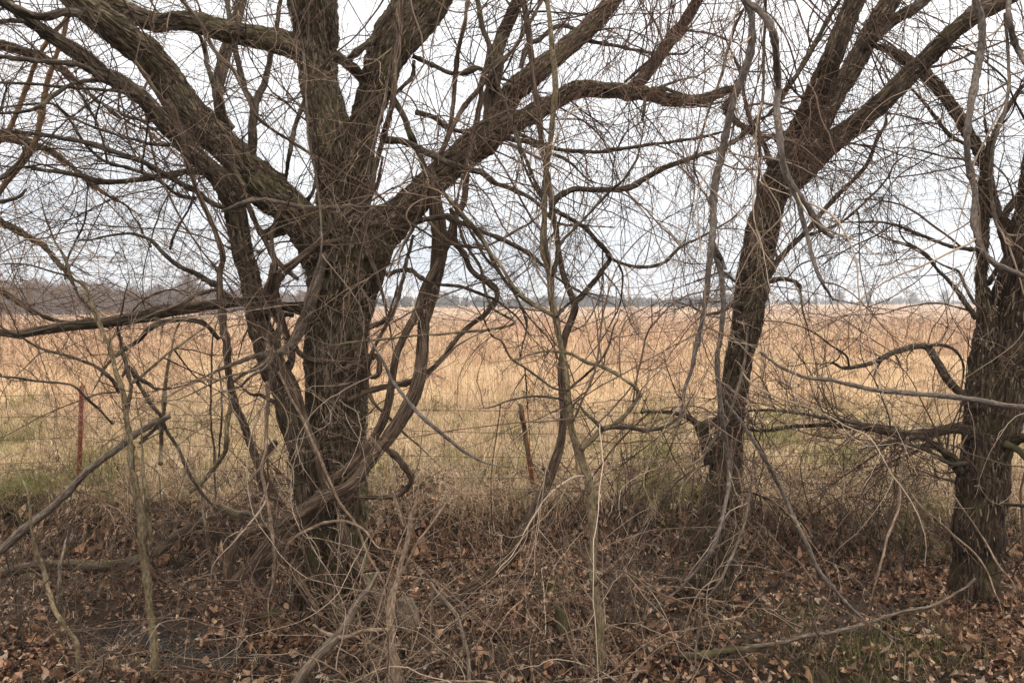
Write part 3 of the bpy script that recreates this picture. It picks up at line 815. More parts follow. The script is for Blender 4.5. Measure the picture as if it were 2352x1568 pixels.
for q, (vx, H, wd, lb) in enumerate([(1840, 10, .6, 'low dark tree at the left end of the right horizon scrub'), (1932, 15.5, .7, 'tallest dark evergreen standing up from the right horizon scrub'), (1990, 12, .9, 'round dark tree just right of the tallest on the horizon'), (2090, 11, .8, 'grey bushy tree midway along the right horizon scrub'), (2170, 14, .8, 'grey spreading tree close left of the twin trunks on the horizon')]):
    d_ = 680; x = (vx-1176)/FPX*d_; z = float(ground(x, d_))
    root = thing('distant_tree', (x, d_, z), lb, 'tree', 'trees on the right horizon')
    bg1 = Bag(); st = np.array([[x, d_, z-.3]]); P0, r0 = grow(st, np.array([[0, 0, 1.]]), np.array([H*.8]), np.array([.3]), 8, .05, 0, .01, .3); bg1.add(P0, r0, 6); bg1.build('trunk', M['far_line'], root)
    bg2 = Bag(); n = 60
    q_, dd, rr = pick(P0, r0, n, .12, 1.0); P1, r1 = grow(q_, norm(side_dir(dd, 1.2)), rng.uniform(.25, .45, n)*H*wd, np.full(n, .16), 6, .15, 0, .05, .5, up=.5); bg2.add(P1, r1, 3)
    q_, dd, rr = pick(P1, r1, n*9, .1, 1.0); P2, r2 = grow(q_, side_dir(dd, .8), rng.uniform(.07, .16, n*9)*H, np.full(n*9, .13), 4, .2, 0, .08, .5, up=.4); bg2.add(P2, r2, 3)
    bg2.build('crown', M['far_line'], root)

# haze over the far field
def haze_box(x0, x1, y0, y1, z0, z1):
    v = [(x, y, z) for z in (z0, z1) for (x, y) in ((x0, y0), (x1, y0), (x1, y1), (x0, y1))]
    f = np.array([(0, 3, 2, 1), (4, 5, 6, 7), (0, 1, 5, 4), (1, 2, 6, 5), (2, 3, 7, 6), (3, 0, 4, 7)])
    m = bpy.data.materials.new('haze'); m.use_nodes = True; nt = m.node_tree; nt.nodes.clear()
    o = nt.nodes.new('ShaderNodeOutputMaterial'); pv = nt.nodes.new('ShaderNodeVolumePrincipled')
    pv.inputs['Color'].default_value = (.92, .94, 1, 1); pv.inputs['Density'].default_value = .0007
    nt.links.new(pv.outputs[0], o.inputs['Volume'])
    return tag(mesh_obj('haze', v, f, m, origin=(0, 0, 0), smooth=False), kind='stuff')
haze_box(-2600, 2600, -80, 2600, -4.4, 15)
# ------------------------------------------------------------------ trees
def build_tree(name, label, base, mat, limbs, cat='tree', twig_specs=(), bark_group=None):
    """limbs: (part name, text, d0, d1, options); twig_specs: (material, [limb indexes] or None, per_m, options)"""
    root = thing(name, base, label, cat)
    root['_base'] = [float(q) for q in base]
    lines = []
    for spec in limbs:
        nm, txt, d0, d1 = spec[:4]; o = dict(spec[4]) if len(spec) > 4 else {}
        mt = M[o.pop('mat', mat)]
        V, F, A, pts, rad = limb(txt, d0, d1, **o)
        mesh_obj(nm, V, F, mt, root, attr=A)
        lines.append((pts, rad))
    if bark_group:
        fv, ff, k0 = [], [], 0
        for k, per in bark_group:
            pts, rad = lines[k]; seg = np.linalg.norm(np.diff(pts, axis=0), axis=1).sum()
            area = seg*2*math.pi*rad.mean(); v, f = flakes(pts, rad, int(area*per)); fv.append(v); ff.append(f+k0); k0 += len(v)
        mesh_obj('bark_flakes', np.vstack(fv), np.vstack(ff), M['bark_flake'], root)['kind'] = 'stuff'
    for mt, idx, per_m, o in twig_specs:
        bag = Bag(); o = dict(o)
        twigs_on(bag, lines if idx is None else [lines[k] for k in idx if k < len(lines)], per_m, **o)
        ob = bag.build('twigs', M[mt], root)
        if ob: ob['kind'] = 'stuff'
    return root, lines

def base_at(X_, Y_, d): return at(X_, Y_, d)

# --- the big old tree
L1 = [
 ('trunk', 'V 757,1430,225 760,1380,186 766,1290,156 772,1200,150 775,1100,140 774,950,132 772,820,134 778,720,148 788,640,172 797,575,196 800,530,150 797,500,80', 6.4, 6.4, dict(amp=.021, kf=34, flare=.45, ground_end='start', wob=0)),
 ('limb', 'V 785,640,90 782,560,118 776,470,104 770,400,92 762,330,92 748,260,92 735,180,86 728,100,94 722,10,112 716,-70,112 712,-190,100', 6.4, 6.5, dict(amp=.020, kf=34)),
 ('limb', 'V 805,620,80 808,520,88 815,430,66 828,340,64 850,240,72 880,150,84 915,80,104 965,10,112 1020,-70,110 1100,-190,100', 6.45, 6.9, dict(amp=.018, kf=36)),
 ('limb', 'V 795,625,110 A 1500,1150,200 1430,1065,190 1330,960,175 1230,870,160 1130,770,150 1030,675,146 930,590,142 850,490,140 775,375,140 690,270,142 590,185,145 490,105,145 400,30,140 320,-50,130 200,-190,120', 6.35, 5.7, dict(amp=.017, kf=38)),
 ('limb', 'V 810,640,120 B 110,1120,210 200,1040,190 310,940,150 430,830,138 540,735,140 640,650,140 730,585,100 830,545,84 930,490,78 1010,440,72 1090,405,74 1200,410,70 1330,425,66 1430,440,58 1500,460,52 C 30,462,48 110,450,42 195,420,38 235,440,32 200,500,26 235,550,20 300,600,15 370,625,9', 6.4, 7.2, dict(amp=.015, kf=38)),
 ('limb', 'B 600,680,90 670,610,110 730,530,104 780,440,100 860,360,96 960,280,92 1060,200,88 1160,110,84 1240,20,80 1310,-70,76 1400,-200,70', 6.9, 7.6, dict(amp=.013, kf=40)),
 ('limb', 'B 660,640,70 690,540,74 690,430,72 705,330,68 715,240,66 745,150,62 790,60,62 810,-20,56 850,-160,50', 6.9, 7.3, dict(mat='bark_tree', amp=.008)),
 ('limb', 'B 1300,440,50 1350,400,58 1400,345,56 1460,260,54 1520,170,54 C 0,110,52 50,30,48 100,-60,46 170,-190,40', 7.15, 7.5, dict(mat='bark_tree', amp=.007)),
 ('limb', 'A 1460,260,120 1400,235,118 1320,205,108 1210,180,100 1100,160,98 1000,135,96 900,105,92 820,95,84 720,100,86 640,75,88 560,40,92 480,5,96 400,-45,96 250,-130,90', 6.45, 6.1, dict(amp=.013, kf=40)),
 ('limb', 'B -20,250,46 30,300,50 80,350,52 120,400,44', 6.3, 6.7, dict(mat='bark_tree')),
 ('limb', 'B 30,275,28 100,215,32 150,170,30 200,90,26 240,0,24 270,-100,22', 6.4, 6.6, dict(mat='bark_tree')),
 # low limb reaching left
 ('limb', 'V 700,712,40 A 1320,1408,46 1240,1395,44 1150,1388,42 1000,1396,50 880,1410,54 760,1432,60 640,1458,56 500,1474,50 350,1492,50 200,1518,46 100,1540,40 0,1532,34 -100,1522,30', 6.35, 5.3, dict(mat='bark_tree', amp=.004)),
 ('limb', 'A 1350,1450,24 1180,1420,26 1060,1370,26 1000,1315,26 920,1270,24 830,1230,22 760,1170,20 700,1110,17 620,1076,13 520,1080,11 410,1100,8', 6.2, 5.4, dict(mat='branch_dark')),
 ('limb', 'A 1000,1330,20 940,1345,20 880,1362,18 820,1400,16', 5.9, 5.7, dict(mat='dead_grey')),
 ('limb', 'A 780,1145,14 800,1080,13 840,1010,11 880,930,9', 5.6, 5.5, dict(mat='branch_dark')),
 ('limb', 'A 1000,1560,22 920,1480,26 800,1470,28 700,1500,26 640,1560,22 D 540,60,18', 5.9, 5.5, dict(mat='branch_dark')),
 ('root', 'V 735,1270,70 705,1330,64 672,1385,50 630,1412,30 590,1425,16', 6.35, 6.05, dict(amp=.006, wob=.2)),
 ('root', 'V 790,1275,70 825,1330,62 855,1385,50 905,1415,32 960,1430,16', 6.35, 6.05, dict(amp=.006, wob=.2)),
 ('root', 'V 750,1310,60 760,1370,56 775,1420,44 800,1460,24', 6.25, 5.85, dict(amp=.006, wob=.2)),
 # stubs and inner branches
 ('limb', 'A 1215,1085,50 1245,1080,56 1290,1060,60 1340,1040,60', 6.2, 6.3, dict(amp=.008)),
 ('limb', 'A 1060,600,50 1020,540,52 1005,450,50 1005,360,54 1030,270,56 1060,190,54 1085,100,50 1105,0,46 1120,-120,40', 7.0, 7.4, dict(mat='bark_tree', amp=.005)),
 ('limb', 'A 1155,740,36 1160,640,40 1165,540,38 1180,460,34 1220,360,28 1250,240,24 1275,120,20 1290,0,18', 6.2, 6.6, dict(mat='branch_dark')),
 ('limb', 'A 1165,480,26 1130,420,28 1105,340,28 1085,240,28 1060,120,26 1045,0,24 1040,-80,22', 6.3, 6.5, dict(mat='branch_dark')),
 ('limb', 'A 1310,830,18 1330,700,22 1350,600,22 1375,520,22 1400,440,16', 6.3, 6.4, dict(mat='branch_dark')),
 ('limb', 'A 980,400,22 965,330,22 940,250,22 920,180,18', 6.5, 6.6, dict(mat='branch_dark')),
 ('limb', 'A 1410,930,22 1440,880,18 1450,820,14', 6.3, 6.3, dict(mat='branch_dark')),
 # branches off the right limb
 ('limb', 'B 190,640,34 280,648,34 350,678,30 420,710,32 500,748,30 580,772,28 650,792,28 710,840,24 800,880,22 860,910,20 905,945,18', 6.3, 6.0, dict(mat='branch_dark')),
 ('limb', 'B 60,1025,26 120,1030,26 250,1042,26 330,1030,26 400,1005,28 480,992,30 540,1022,24 650,1062,22 750,1102,22 850,1152,22 900,1192,20 940,1225,16', 6.2, 5.7, dict(mat='branch_dark')),
 ('limb', 'B 340,512,26 420,538,24 480,580,22 560,605,22 650,597,22 740,602,24 830,625,22 920,662,20 1000,685,20 1150,700,18 1260,690,18 1400,668,16 1568,645,14 C 100,630,12 220,590,9', 6.7, 6.3, dict(mat='branch_dark')),
 ('limb', 'B 740,620,30 800,640,26 850,645,24 930,690,18', 6.7, 6.5, dict(mat='branch_dark')),
 ('limb', 'B 330,258,22 420,300,22 500,335,22 560,338,24 610,320,26 640,318,16', 6.8, 6.6, dict(mat='branch_dark')),
 ('limb', 'B 335,280,16 325,350,20 290,385,18 252,425,14', 6.8, 6.7, dict(mat='branch_dark')),
 ('limb', 'B 830,310,26 860,210,26 900,190,24 980,130,22 1060,130,20 1120,180,18 1250,210,16 1400,240,13 1560,250,10', 7.4, 7.6, dict(mat='branch_dark')),
 ('limb', 'B 1060,390,26 1040,420,30 1000,430,30', 7.0, 6.9, dict(mat='branch_dark')),
 ('limb', 'B 1390,430,18 1440,410,20 1500,415,18 1568,440,16 C 60,480,12', 7.1, 6.9, dict(mat='branch_dark')),
 ('limb', 'B 1380,560,12 1390,500,16 1400,440,20 1440,412,16', 6.9, 7.0, dict(mat='vine_grey')),
 ('limb', 'B 1300,380,14 1380,310,16 1450,250,14 1540,190,12', 7.2, 7.2, dict(mat='branch_dark')),
 ('limb', 'B 210,1262,18 260,1242,22 320,1245,24 350,1270,22 390,1292,18 450,1310,16 550,1316,16 620,1340,16', 6.2, 6.0, dict(mat='branch_dark')),
 ('limb', 'B 120,1500,30 180,1480,24 215,1460,20 230,1410,12', 6.2, 6.1, dict(mat='branch_dark')),
]
t1 = at(757, 1425, 6.4)
tree1, ln1 = build_tree('old_tree', 'massive shaggy barked old tree with forked trunk wrapped in vines', t1, 'bark_old', L1, bark_group=[(0, 1500), (1, 1500), (2, 1300), (3, 1100), (4, 900), (5, 700), (8, 700)], twig_specs=[
  ('twig_brown', [3, 4, 5, 6, 7, 8, 20, 28, 32], 20, dict(L=(.3, 1.3), r=(.0025, .0055), droop=.35, sub=2.6, subsub=1.6)),
  ('twig_brown', [1, 2], 4, dict(L=(.3, 1.0), droop=.3)),
  ('twig_red', [4, 5, 7], 11, dict(L=(.5, 1.6), r=(.002, .004), droop=.7, sub=3, wander=.3)),
  ('twig_dark', [11, 12, 13, 14, 15, 21, 22, 23, 24, 26, 27, 29, 30, 36], 12, dict(L=(.2, .8), r=(.002, .004), droop=.15, sub=2.5)),
])

# --- second stem with the long left boughs
L2 = [
 ('trunk', 'V 708,1350,76 712,1260,62 707,1180,58 700,1100,58 690,1030,60 670,960,62 655,905,66 630,850,64 612,790,58 A 1190,1480,106 1175,1400,100 1150,1290,96 1120,1180,96 1100,1080,100 1080,980,106 1060,900,112 1030,840,110 990,800,90 900,720,82 820,625,78 740,545,76 660,455,74 560,385,76 470,340,76 400,275,70 300,205,66 200,140,58 110,80,50 20,20,44 -80,-50,40 -200,-140,34', 6.1, 5.2, dict(amp=.009, kf=50, flare=.2, ground_end='start', dmid=6.0)),
 ('limb', 'A 1030,955,26 960,925,26 900,880,24 800,825,24 720,775,26 650,738,26 530,700,24 430,665,24 300,640,22 150,615,20 0,600,17 -120,590,14', 5.9, 5.0, dict(mat='branch_dark')),
 ('limb', 'A 960,802,26 915,792,26 860,790,24 760,805,24 620,822,26 480,835,28 380,812,22 250,790,20 160,775,16 110,772,10', 5.9, 5.2, dict(mat='branch_dark')),
 ('limb', 'A 900,915,20 850,908,20 800,890,18 720,825,17 600,772,16 490,745,15 430,700,14 380,640,13 330,560,12 250,480,11 120,480,10 0,495,8', 5.85, 5.0, dict(mat='branch_dark')),
 ('limb', 'A 470,372,30 420,335,28 350,300,26 200,285,22 100,270,22 0,262,20 -100,250,16', 5.4, 4.9, dict(mat='branch_dark')),
 ('limb', 'A 640,440,18 560,418,18 480,412,16 330,402,15 150,385,13 0,380,12', 5.6, 5.1, dict(mat='branch_dark')),
 ('limb', 'A 460,370,22 340,385,20 250,440,20 190,490,20 110,510,16', 5.4, 5.0, dict(mat='branch_dark')),
 ('limb', 'A 830,660,20 740,668,17 640,650,15 540,620,14 430,585,13 330,540,10', 5.7, 5.3, dict(mat='branch_dark')),
 ('limb', 'A 120,675,16 90,740,17 40,790,18 0,820,18', 4.9, 4.8, dict(mat='branch_dark')),
 ('limb', 'A 120,870,14 90,900,17 40,915,20 0,925,20 -60,930,20', 4.9, 4.8, dict(mat='branch_dark')),
 ('limb', 'A 350,60,40 290,60,38 220,75,36 150,70,34 80,40,34 0,5,36 -100,-20,36', 5.6, 5.1, dict(mat='bark_tree')),
 ('limb', 'A 740,540,8 680,560,12 620,545,14 550,520,12 545,440,8', 5.6, 5.4, dict(mat='branch_dark')),
 ('limb', 'A 110,100,24 60,95,22 0,100,22 -60,110,20', 5.2, 5.1, dict(mat='branch_dark')),
 ('limb', 'A 200,140,22 100,60,20 30,10,20 -40,-40,20', 5.3, 5.2, dict(mat='branch_dark')),
 ('limb', 'D 1270,465,34 1225,510,36 1195,570,36 1190,640,34 1230,700,34 1300,750,30', 6.0, 5.9, dict(mat='vine_brown')),
 ('limb', 'D 1262,280,26 1200,250,18 1150,240,12 1100,200,8', 6.0, 5.7, dict(mat='branch_dark')),
]
tree2, ln2 = build_tree('leaning_tree', 'slimmer brown stem bending up left beside the massive old trunk', at(708, 1350, 6.1), 'bark_tree', L2, bark_group=[(0, 500)], twig_specs=[
  ('twig_dark', [0, 1, 2, 3, 4, 5, 6, 7, 8, 9, 10, 11, 12, 13], 12, dict(L=(.25, 1.1), r=(.002, .0045), droop=.15, sub=3.0, subsub=1.8)),
  ('twig_brown', [0, 1, 2, 3, 4, 5, 6], 10, dict(L=(.4, 1.6), r=(.0018, .0035), droop=.3, sub=3.2, bias=(-.5, 0, 0))),
])

# --- right tree
L3 = [
 ('trunk', 'F 128,1215,240 132,1160,222 142,1050,205 155,900,188 170,760,176 185,640,166 200,540,150 215,420,128 225,300,118 245,150,124 265,30,128 C 290,1500,138 320,1320,150 348,1160,138 372,1020,124 405,900,132 440,820,144 475,765,140', 6.6, 6.5, dict(amp=.013, kf=46, flare=.35, ground_end='start', wob=0)),
 ('limb', 'C 430,850,100 480,745,112 535,630,112 595,490,110 650,380,100 690,260,90 740,130,90 800,0,88 850,-110,84', 6.5, 6.3, dict(amp=.011)),
 ('limb', 'C 450,860,100 540,740,112 620,600,104 690,460,98 770,330,96 850,190,92 925,60,90 975,-30,86 1040,-160,80', 6.52, 6.7, dict(amp=.011, mat='bark_tree')),
 ('limb', 'C 820,250,50 870,180,52 950,112,50 1040,50,46 1110,0,42 1210,-80,38', 6.65, 6.9, dict(amp=.005, mat='bark_tree')),
 ('limb', 'C 460,880,90 560,780,112 640,695,108 740,615,102 850,530,96 960,430,90 1050,340,88 1150,240,84 1250,150,80 1350,70,78 1450,15,74 1550,-50,70', 6.45, 6.1, dict(amp=.010, mat='bark_tree')),
 ('limb', 'C 395,1275,30 430,1210,30 470,1160,28 540,1092,26 600,1030,24 660,950,22 740,870,20 820,790,20 860,720,18 890,640,16 930,570,14 938,510,10', 6.5, 6.9, dict(mat='branch_dark')),
 ('limb', 'C 560,1080,14 640,1060,14 740,1012,13 870,900,12 940,820,10 970,760,8', 6.6, 7.0, dict(mat='branch_dark')),
 ('limb', 'C 400,1290,24 460,1285,22 510,1292,20 540,1312,22 545,1335,12', 6.4, 6.3, dict(mat='branch_dark')),
 ('limb', 'C 400,760,30 385,700,26 350,620,24 310,540,22 290,460,18', 6.4, 6.1, dict(mat='branch_dark')),
 ('limb', 'C 440,450,22 500,380,22 560,290,22 610,200,20 660,100,20 720,0,18 760,-80,16', 6.2, 6.5, dict(mat='branch_dark')),
 ('limb', 'C 440,480,14 490,400,14 560,300,14 600,230,12', 6.3, 6.4, dict(mat='branch_dark')),
 ('limb', 'C 620,520,26 560,460,14 500,400,10', 6.3, 6.1, dict(mat='branch_dark')),
 ('limb', 'F 130,560,60 110,480,58 85,420,54 60,380,34 20,350,26 -40,332,22 -120,325,16', 6.5, 6.1, dict(mat='bark_right', amp=.005)),
 ('limb', 'F 95,395,50 140,372,40 180,368,30', 6.3, 6.4, dict(mat='bark_right')),
 ('limb', 'C 290,1400,30 230,1400,24 180,1430,18 100,1440,12', 6.4, 6.1, dict(mat='branch_dark')),
 ('limb', 'C 300,1320,20 240,1290,16 180,1250,13 90,1280,10', 6.4, 6.1, dict(mat='branch_dark')),
]
tree3, ln3 = build_tree('forked_tree', 'medium dark tree leaning right and forking into three straight limbs', at(1632, 1385, 6.6), 'bark_right', L3, bark_group=[(0, 700), (1, 500), (2, 500), (4, 500)], twig_specs=[
  ('twig_brown', [1, 2, 3, 4], 26, dict(L=(.3, 1.2), r=(.0022, .0045), droop=.5, sub=2.8, subsub=1.8, wander=.28)),
  ('twig_brown', [0], 7, dict(L=(.2, .7), r=(.002, .0035), droop=.3, sub=2.5)),
  ('twig_dark', [5, 6, 7, 8, 9, 10, 11, 12, 13, 14, 15], 16, dict(L=(.2, .8), r=(.002, .004), droop=.1, sub=2.5)),
])

# --- twin-trunked tree at the right edge
L4 = [
 ('trunk', 'F 1330,1220,220 1335,1160,200 1345,1050,186 1355,930,180 1365,800,186 1375,680,206 1390,560,216 1390,450,190 1375,360,150 1370,250,138 1375,140,126 1380,40,110 C 1395,1520,104 1400,1440,92 1385,1370,60 1370,1280,48 1372,1180,46 1375,1080,46 1382,960,50 1388,860,56 1385,770,54 1355,690,52 1310,615,50 1260,525,50 1185,425,50 1105,335,50 1020,272,44 950,235,36 880,215,24', 6.4, 6.9, dict(amp=.013, kf=46, flare=.35, ground_end='start', wob=0, dmid=6.4)),
 ('trunk', 'F 1400,620,110 1420,540,150 1450,440,160 1480,330,150 1500,220,150 1515,100,160 C 1530,1500,160 1545,1400,170 1560,1290,175 1565,1180,170 1580,1080,150 1600,960,130 1620,800,120 1650,600,110 1690,400,100', 6.35, 6.3, dict(amp=.013, kf=46, wob=0)),
 ('limb', 'C 1530,1180,90 1510,1110,90 1480,1050,76 1450,1000,50 1440,930,38 1420,850,28 1400,760,20', 6.3, 6.5, dict(mat='bark_twin', amp=.005)),
 ('limb', 'C 1470,1020,36 1500,960,36 1540,910,32 1568,870,30 1640,800,26', 6.3, 6.1, dict(mat='bark_twin')),
 ('limb', 'C 1440,1390,66 1470,1300,60 1490,1220,50 1530,1150,46', 6.4, 6.3, dict(mat='bark_twin')),
 ('limb', 'C 1400,1305,24 1440,1240,24 1475,1190,22 1500,1130,18', 6.4, 6.3, dict(mat='branch_dark')),
 ('limb', 'C 1420,1000,44 1410,880,40 1405,780,34 1420,640,26 1480,520,22 1560,400,18', 6.5, 6.6, dict(mat='bark_twin')),
 ('limb', 'F 1330,420,54 1260,395,50 1200,405,44 1120,420,44 1050,425,46 980,418,42 900,405,30 800,395,22 700,390,20 600,388,20 500,395,18 420,408,17 340,408,15 260,395,12', 6.35, 6.1, dict(mat='bark_twin', amp=.003)),
 ('limb', 'F 980,400,24 880,385,20 760,372,18 660,355,18 560,335,16 450,320,14 330,315,11', 6.3, 6.2, dict(mat='branch_dark')),
 ('limb', 'F 1290,245,34 1250,215,40 1210,170,40 1165,95,38 1130,30,34 1090,15,30 1000,35,24 920,75,22 850,105,20 790,118,18 730,120,16 690,100,10', 6.4, 6.1, dict(mat='branch_dark')),
 ('limb', 'F 905,70,12 900,110,13 885,150,9', 6.15, 6.1, dict(mat='branch_dark')),
 ('limb', 'F 1120,20,16 1200,15,16 1260,50,14 1290,110,12', 6.3, 6.5, dict(mat='branch_dark')),
 ('limb', 'F 1310,640,40 1260,580,34 1210,520,30 1150,470,26 1080,440,18', 6.4, 6.2, dict(mat='bark_twin')),
 ('limb', 'F 1290,600,30 1240,530,26 1180,500,20 1120,480,14 1000,500,10', 6.4, 6.1, dict(mat='branch_dark')),
 ('limb', 'F 1300,560,26 1220,560,22 1120,500,18 1010,470,12 900,480,8', 6.3, 5.9, dict(mat='branch_dark')),
 ('limb', 'F 1460,500,56 1510,470,48 1568,445,42 1660,430,36', 6.3, 6.0, dict(mat='bark_twin')),
 ('limb', 'F 1470,470,40 1540,500,32 1600,560,26', 6.2, 6.0, dict(mat='bark_twin')),
 ('limb', 'F 1460,745,16 1520,750,18 1600,755,18', 6.2, 5.9, dict(mat='branch_dark')),
 ('limb', 'C 1360,690,14 1250,640,20 1200,590,18 1150,520,16 1090,450,14 1040,400,10', 6.6, 6.8, dict(mat='branch_dark')),
 ('limb', 'C 1390,1150,22 1280,1140,20 1180,1110,17 1080,1075,15 980,1035,13 880,1020,12 780,1020,8', 6.5, 6.4, dict(mat='branch_dark')),
 ('limb', 'C 1350,1460,26 1290,1380,24 1230,1300,20 1170,1240,17 1110,1160,14 1030,1110,10', 6.4, 6.3, dict(mat='branch_dark')),
 ('limb', 'C 1370,1430,18 1330,1380,16 1290,1300,14 1270,1250,14 1230,1235,12', 6.4, 6.3, dict(mat='dead_grey')),
 ('limb', 'C 1390,780,14 1300,740,12 1200,720,10 1080,690,8', 6.6, 6.5, dict(mat='branch_dark')),
]
tree4, ln4 = build_tree('twin_trunk_tree', 'dark twin trunked tree at the right edge with low tangled side limbs', at(2233, 1385, 6.4), 'bark_twin', L4, bark_group=[(0, 700), (1, 700)], twig_specs=[
  ('twig_dark', [7, 8, 12, 13, 14], 40, dict(L=(.2, .85), r=(.002, .0045), droop=.05, sub=2.8, subsub=1.6)),
  ('twig_dark', [0, 2, 3, 4, 5, 6, 9, 11, 18, 19, 20, 21, 22], 18, dict(L=(.2, .9), r=(.002, .0045), droop=.1, sub=2.6, subsub=1.6, tmin=.1)),
  ('twig_brown', [1, 15, 16], 8, dict(L=(.2, .8), droop=.1)),
  ('twig_brown', [7, 8], 30, dict(L=(.3, .8), r=(.002, .0035), droop=.35, sub=2.5)),
])

# --- grey-green young tree in the middle
L5 = [
 ('trunk', 'E 1185,1510,56 1186,1430,54 1184,1340,54 1172,1240,52 1160,1140,46 1152,1040,44 1156,940,46 1152,830,48 1148,740,46 1132,650,46 1112,570,44 1095,500,50 1078,460,40 1060,400,36 1046,310,38 1036,200,34 1022,80,34 1010,0,34 B 1002,1540,34 990,1460,42 968,1360,38 966,1270,42 945,1210,38 926,1150,34 934,1010,30 940,880,28 945,750,28 962,610,30 984,460,30 986,350,32 970,200,28 955,80,25 943,-20,22 930,-180,18', 5.2, 5.5, dict(ground_end='start', amp=.002, kf=80, wscale=.84)),
 ('limb', 'B 966,1260,26 985,1190,22 1000,1130,18 1060,1060,15 1130,990,14 1220,900,14 1300,820,12 1350,740,10 1380,640,8', 5.45, 5.7, dict(mat='branch_dark')),
 ('limb', 'B 985,1450,24 930,1425,20 880,1395,20 800,1330,18 745,1240,17 690,1165,16 640,1080,14 580,1010,12 520,940,10 450,880,8', 5.4, 5.7, dict(mat='sapling_bark')),
 ('limb', 'E 1100,495,36 1150,450,30 1195,408,26 1245,388,24 1300,345,22 1345,285,20 1370,240,18 1350,205,16 1310,180,14 1230,130,14 1130,92,16 1035,55,16', 5.25, 5.4, dict(mat='sapling_bark')),
 ('limb', 'E 1240,395,20 1320,398,22 1400,410,20 1480,395,18 1540,360,14 1568,330,10', 5.3, 5.5, dict(mat='branch_dark')),
 ('limb', 'E 1200,405,18 1150,355,20 1110,320,15 1090,290,8', 5.3, 5.4, dict(mat='branch_dark')),
 ('limb', 'E 1040,222,14 1100,175,14 1150,130,13 1190,88,12 1230,20,10 B 1250,1500,9', 5.35, 5.6, dict(mat='branch_dark')),
 ('limb', 'E 1030,225,12 970,215,12 900,160,12 830,110,13 770,65,12 735,0,10 B 690,1540,9 655,1460,8', 5.35, 5.6, dict(mat='branch_dark')),
 ('limb', 'E 1025,270,12 940,255,12 860,255,10 780,270,9 690,300,7', 5.3, 5.1, dict(mat='branch_dark')),
 ('limb', 'B 990,1450,18 1040,1400,14 1110,1350,10', 5.4, 5.3, dict(mat='branch_dark')),
 ('limb', 'B 962,1230,18 940,1100,20 935,1000,22 928,920,20 890,840,18 850,740,17 800,610,16 780,540,16 735,430,14 690,300,13 660,160,13 625,20,12 600,-80,10', 5.45, 5.7, dict(mat='branch_dark')),
 ('limb', 'B 930,920,14 880,850,14 840,760,12 810,660,12 790,600,10', 5.5, 5.4, dict(mat='branch_dark')),
]
tree5, ln5 = build_tree('young_tree', 'slender grey green young tree between the large trunks and right of the rusty post', at(1376, 1539, 5.2), 'sapling_bark', L5, twig_specs=[
  ('twig_dark', [1, 2, 3, 4, 5, 6, 7, 8, 9, 10, 11], 11, dict(L=(.15, .7), r=(.0018, .0035), droop=.05, sub=2.2)),
  ('twig_brown', [0], 7, dict(L=(.2, .8), r=(.0018, .0035), droop=.05, sub=2.2, tmin=.35)),
])

# --- left sapling
L6 = [
 ('trunk', 'D 715,1505,40 707,1400,38 695,1260,38 680,1130,34 665,1010,34 655,900,38 645,800,36 632,700,34 615,600,30 598,470,28 580,370,26 565,250,26 545,180,24 525,110,22 495,0,22 A 480,1560,20 450,1470,18 420,1400,17 385,1310,14 330,1275,12 300,1200,11 250,1110,10 210,1000,8', 5.2, 5.5, dict(ground_end='start')),
 ('limb', 'D 685,1010,26 692,920,28 682,800,26 676,710,24 662,620,18 655,540,14 650,440,10', 5.25, 5.4, dict(mat='sapling_bark')),
 ('limb', 'D 575,360,18 590,280,18 600,200,17 580,110,20 560,40,18 A 555,1560,16 540,1500,12', 5.3, 5.5, dict(mat='branch_dark')),
 ('limb', 'D 548,230,18 500,160,18 430,110,17 340,75,16 250,50,14 180,30,12 100,-20,9', 5.35, 5.0, dict(mat='branch_dark')),
 ('limb', 'D 520,380,12 450,310,13 390,255,12 330,200,12 250,190,12 150,180,11 60,165,10 -40,155,8', 5.3, 5.0, dict(mat='branch_dark')),
 ('limb', 'D 600,190,14 660,150,16 730,90,14 790,40,13 850,0,12 A 900,1530,10', 5.3, 5.6, dict(mat='sapling_bark')),
 ('limb', 'D 560,160,13 590,115,20 640,200,20 690,280,20 735,340,18 765,410,17 810,480,17 845,560,16 880,630,16 930,700,14', 5.4, 5.7, dict(mat='branch_dark')),
 ('limb', 'D 600,120,16 640,170,20 690,195,20 728,215,12', 5.35, 5.4, dict(mat='branch_dark')),
 ('limb', 'A 300,1280,12 310,1190,12 345,1110,10 390,1010,9 400,900,7', 5.5, 5.7, dict(mat='branch_dark')),
 ('limb', 'A 330,1270,10 250,1250,10 150,1220,9 60,1210,7', 5.5, 5.3, dict(mat='branch_dark')),
]
tree6, ln6 = build_tree('sapling', 'slim tan sapling with two stems standing left in front of the red post', at(357, 1536, 5.2), 'sapling_bark', L6, cat='tree', twig_specs=[
  ('twig_dark', [1, 2, 3, 4, 5, 6, 7, 8, 9], 14, dict(L=(.15, .7), r=(.0018, .0035), droop=.0, sub=2.6)),
  ('twig_brown', [0], 14, dict(L=(.2, .8), r=(.0018, .0035), droop=.0, sub=2.4, tmin=.35)),
])

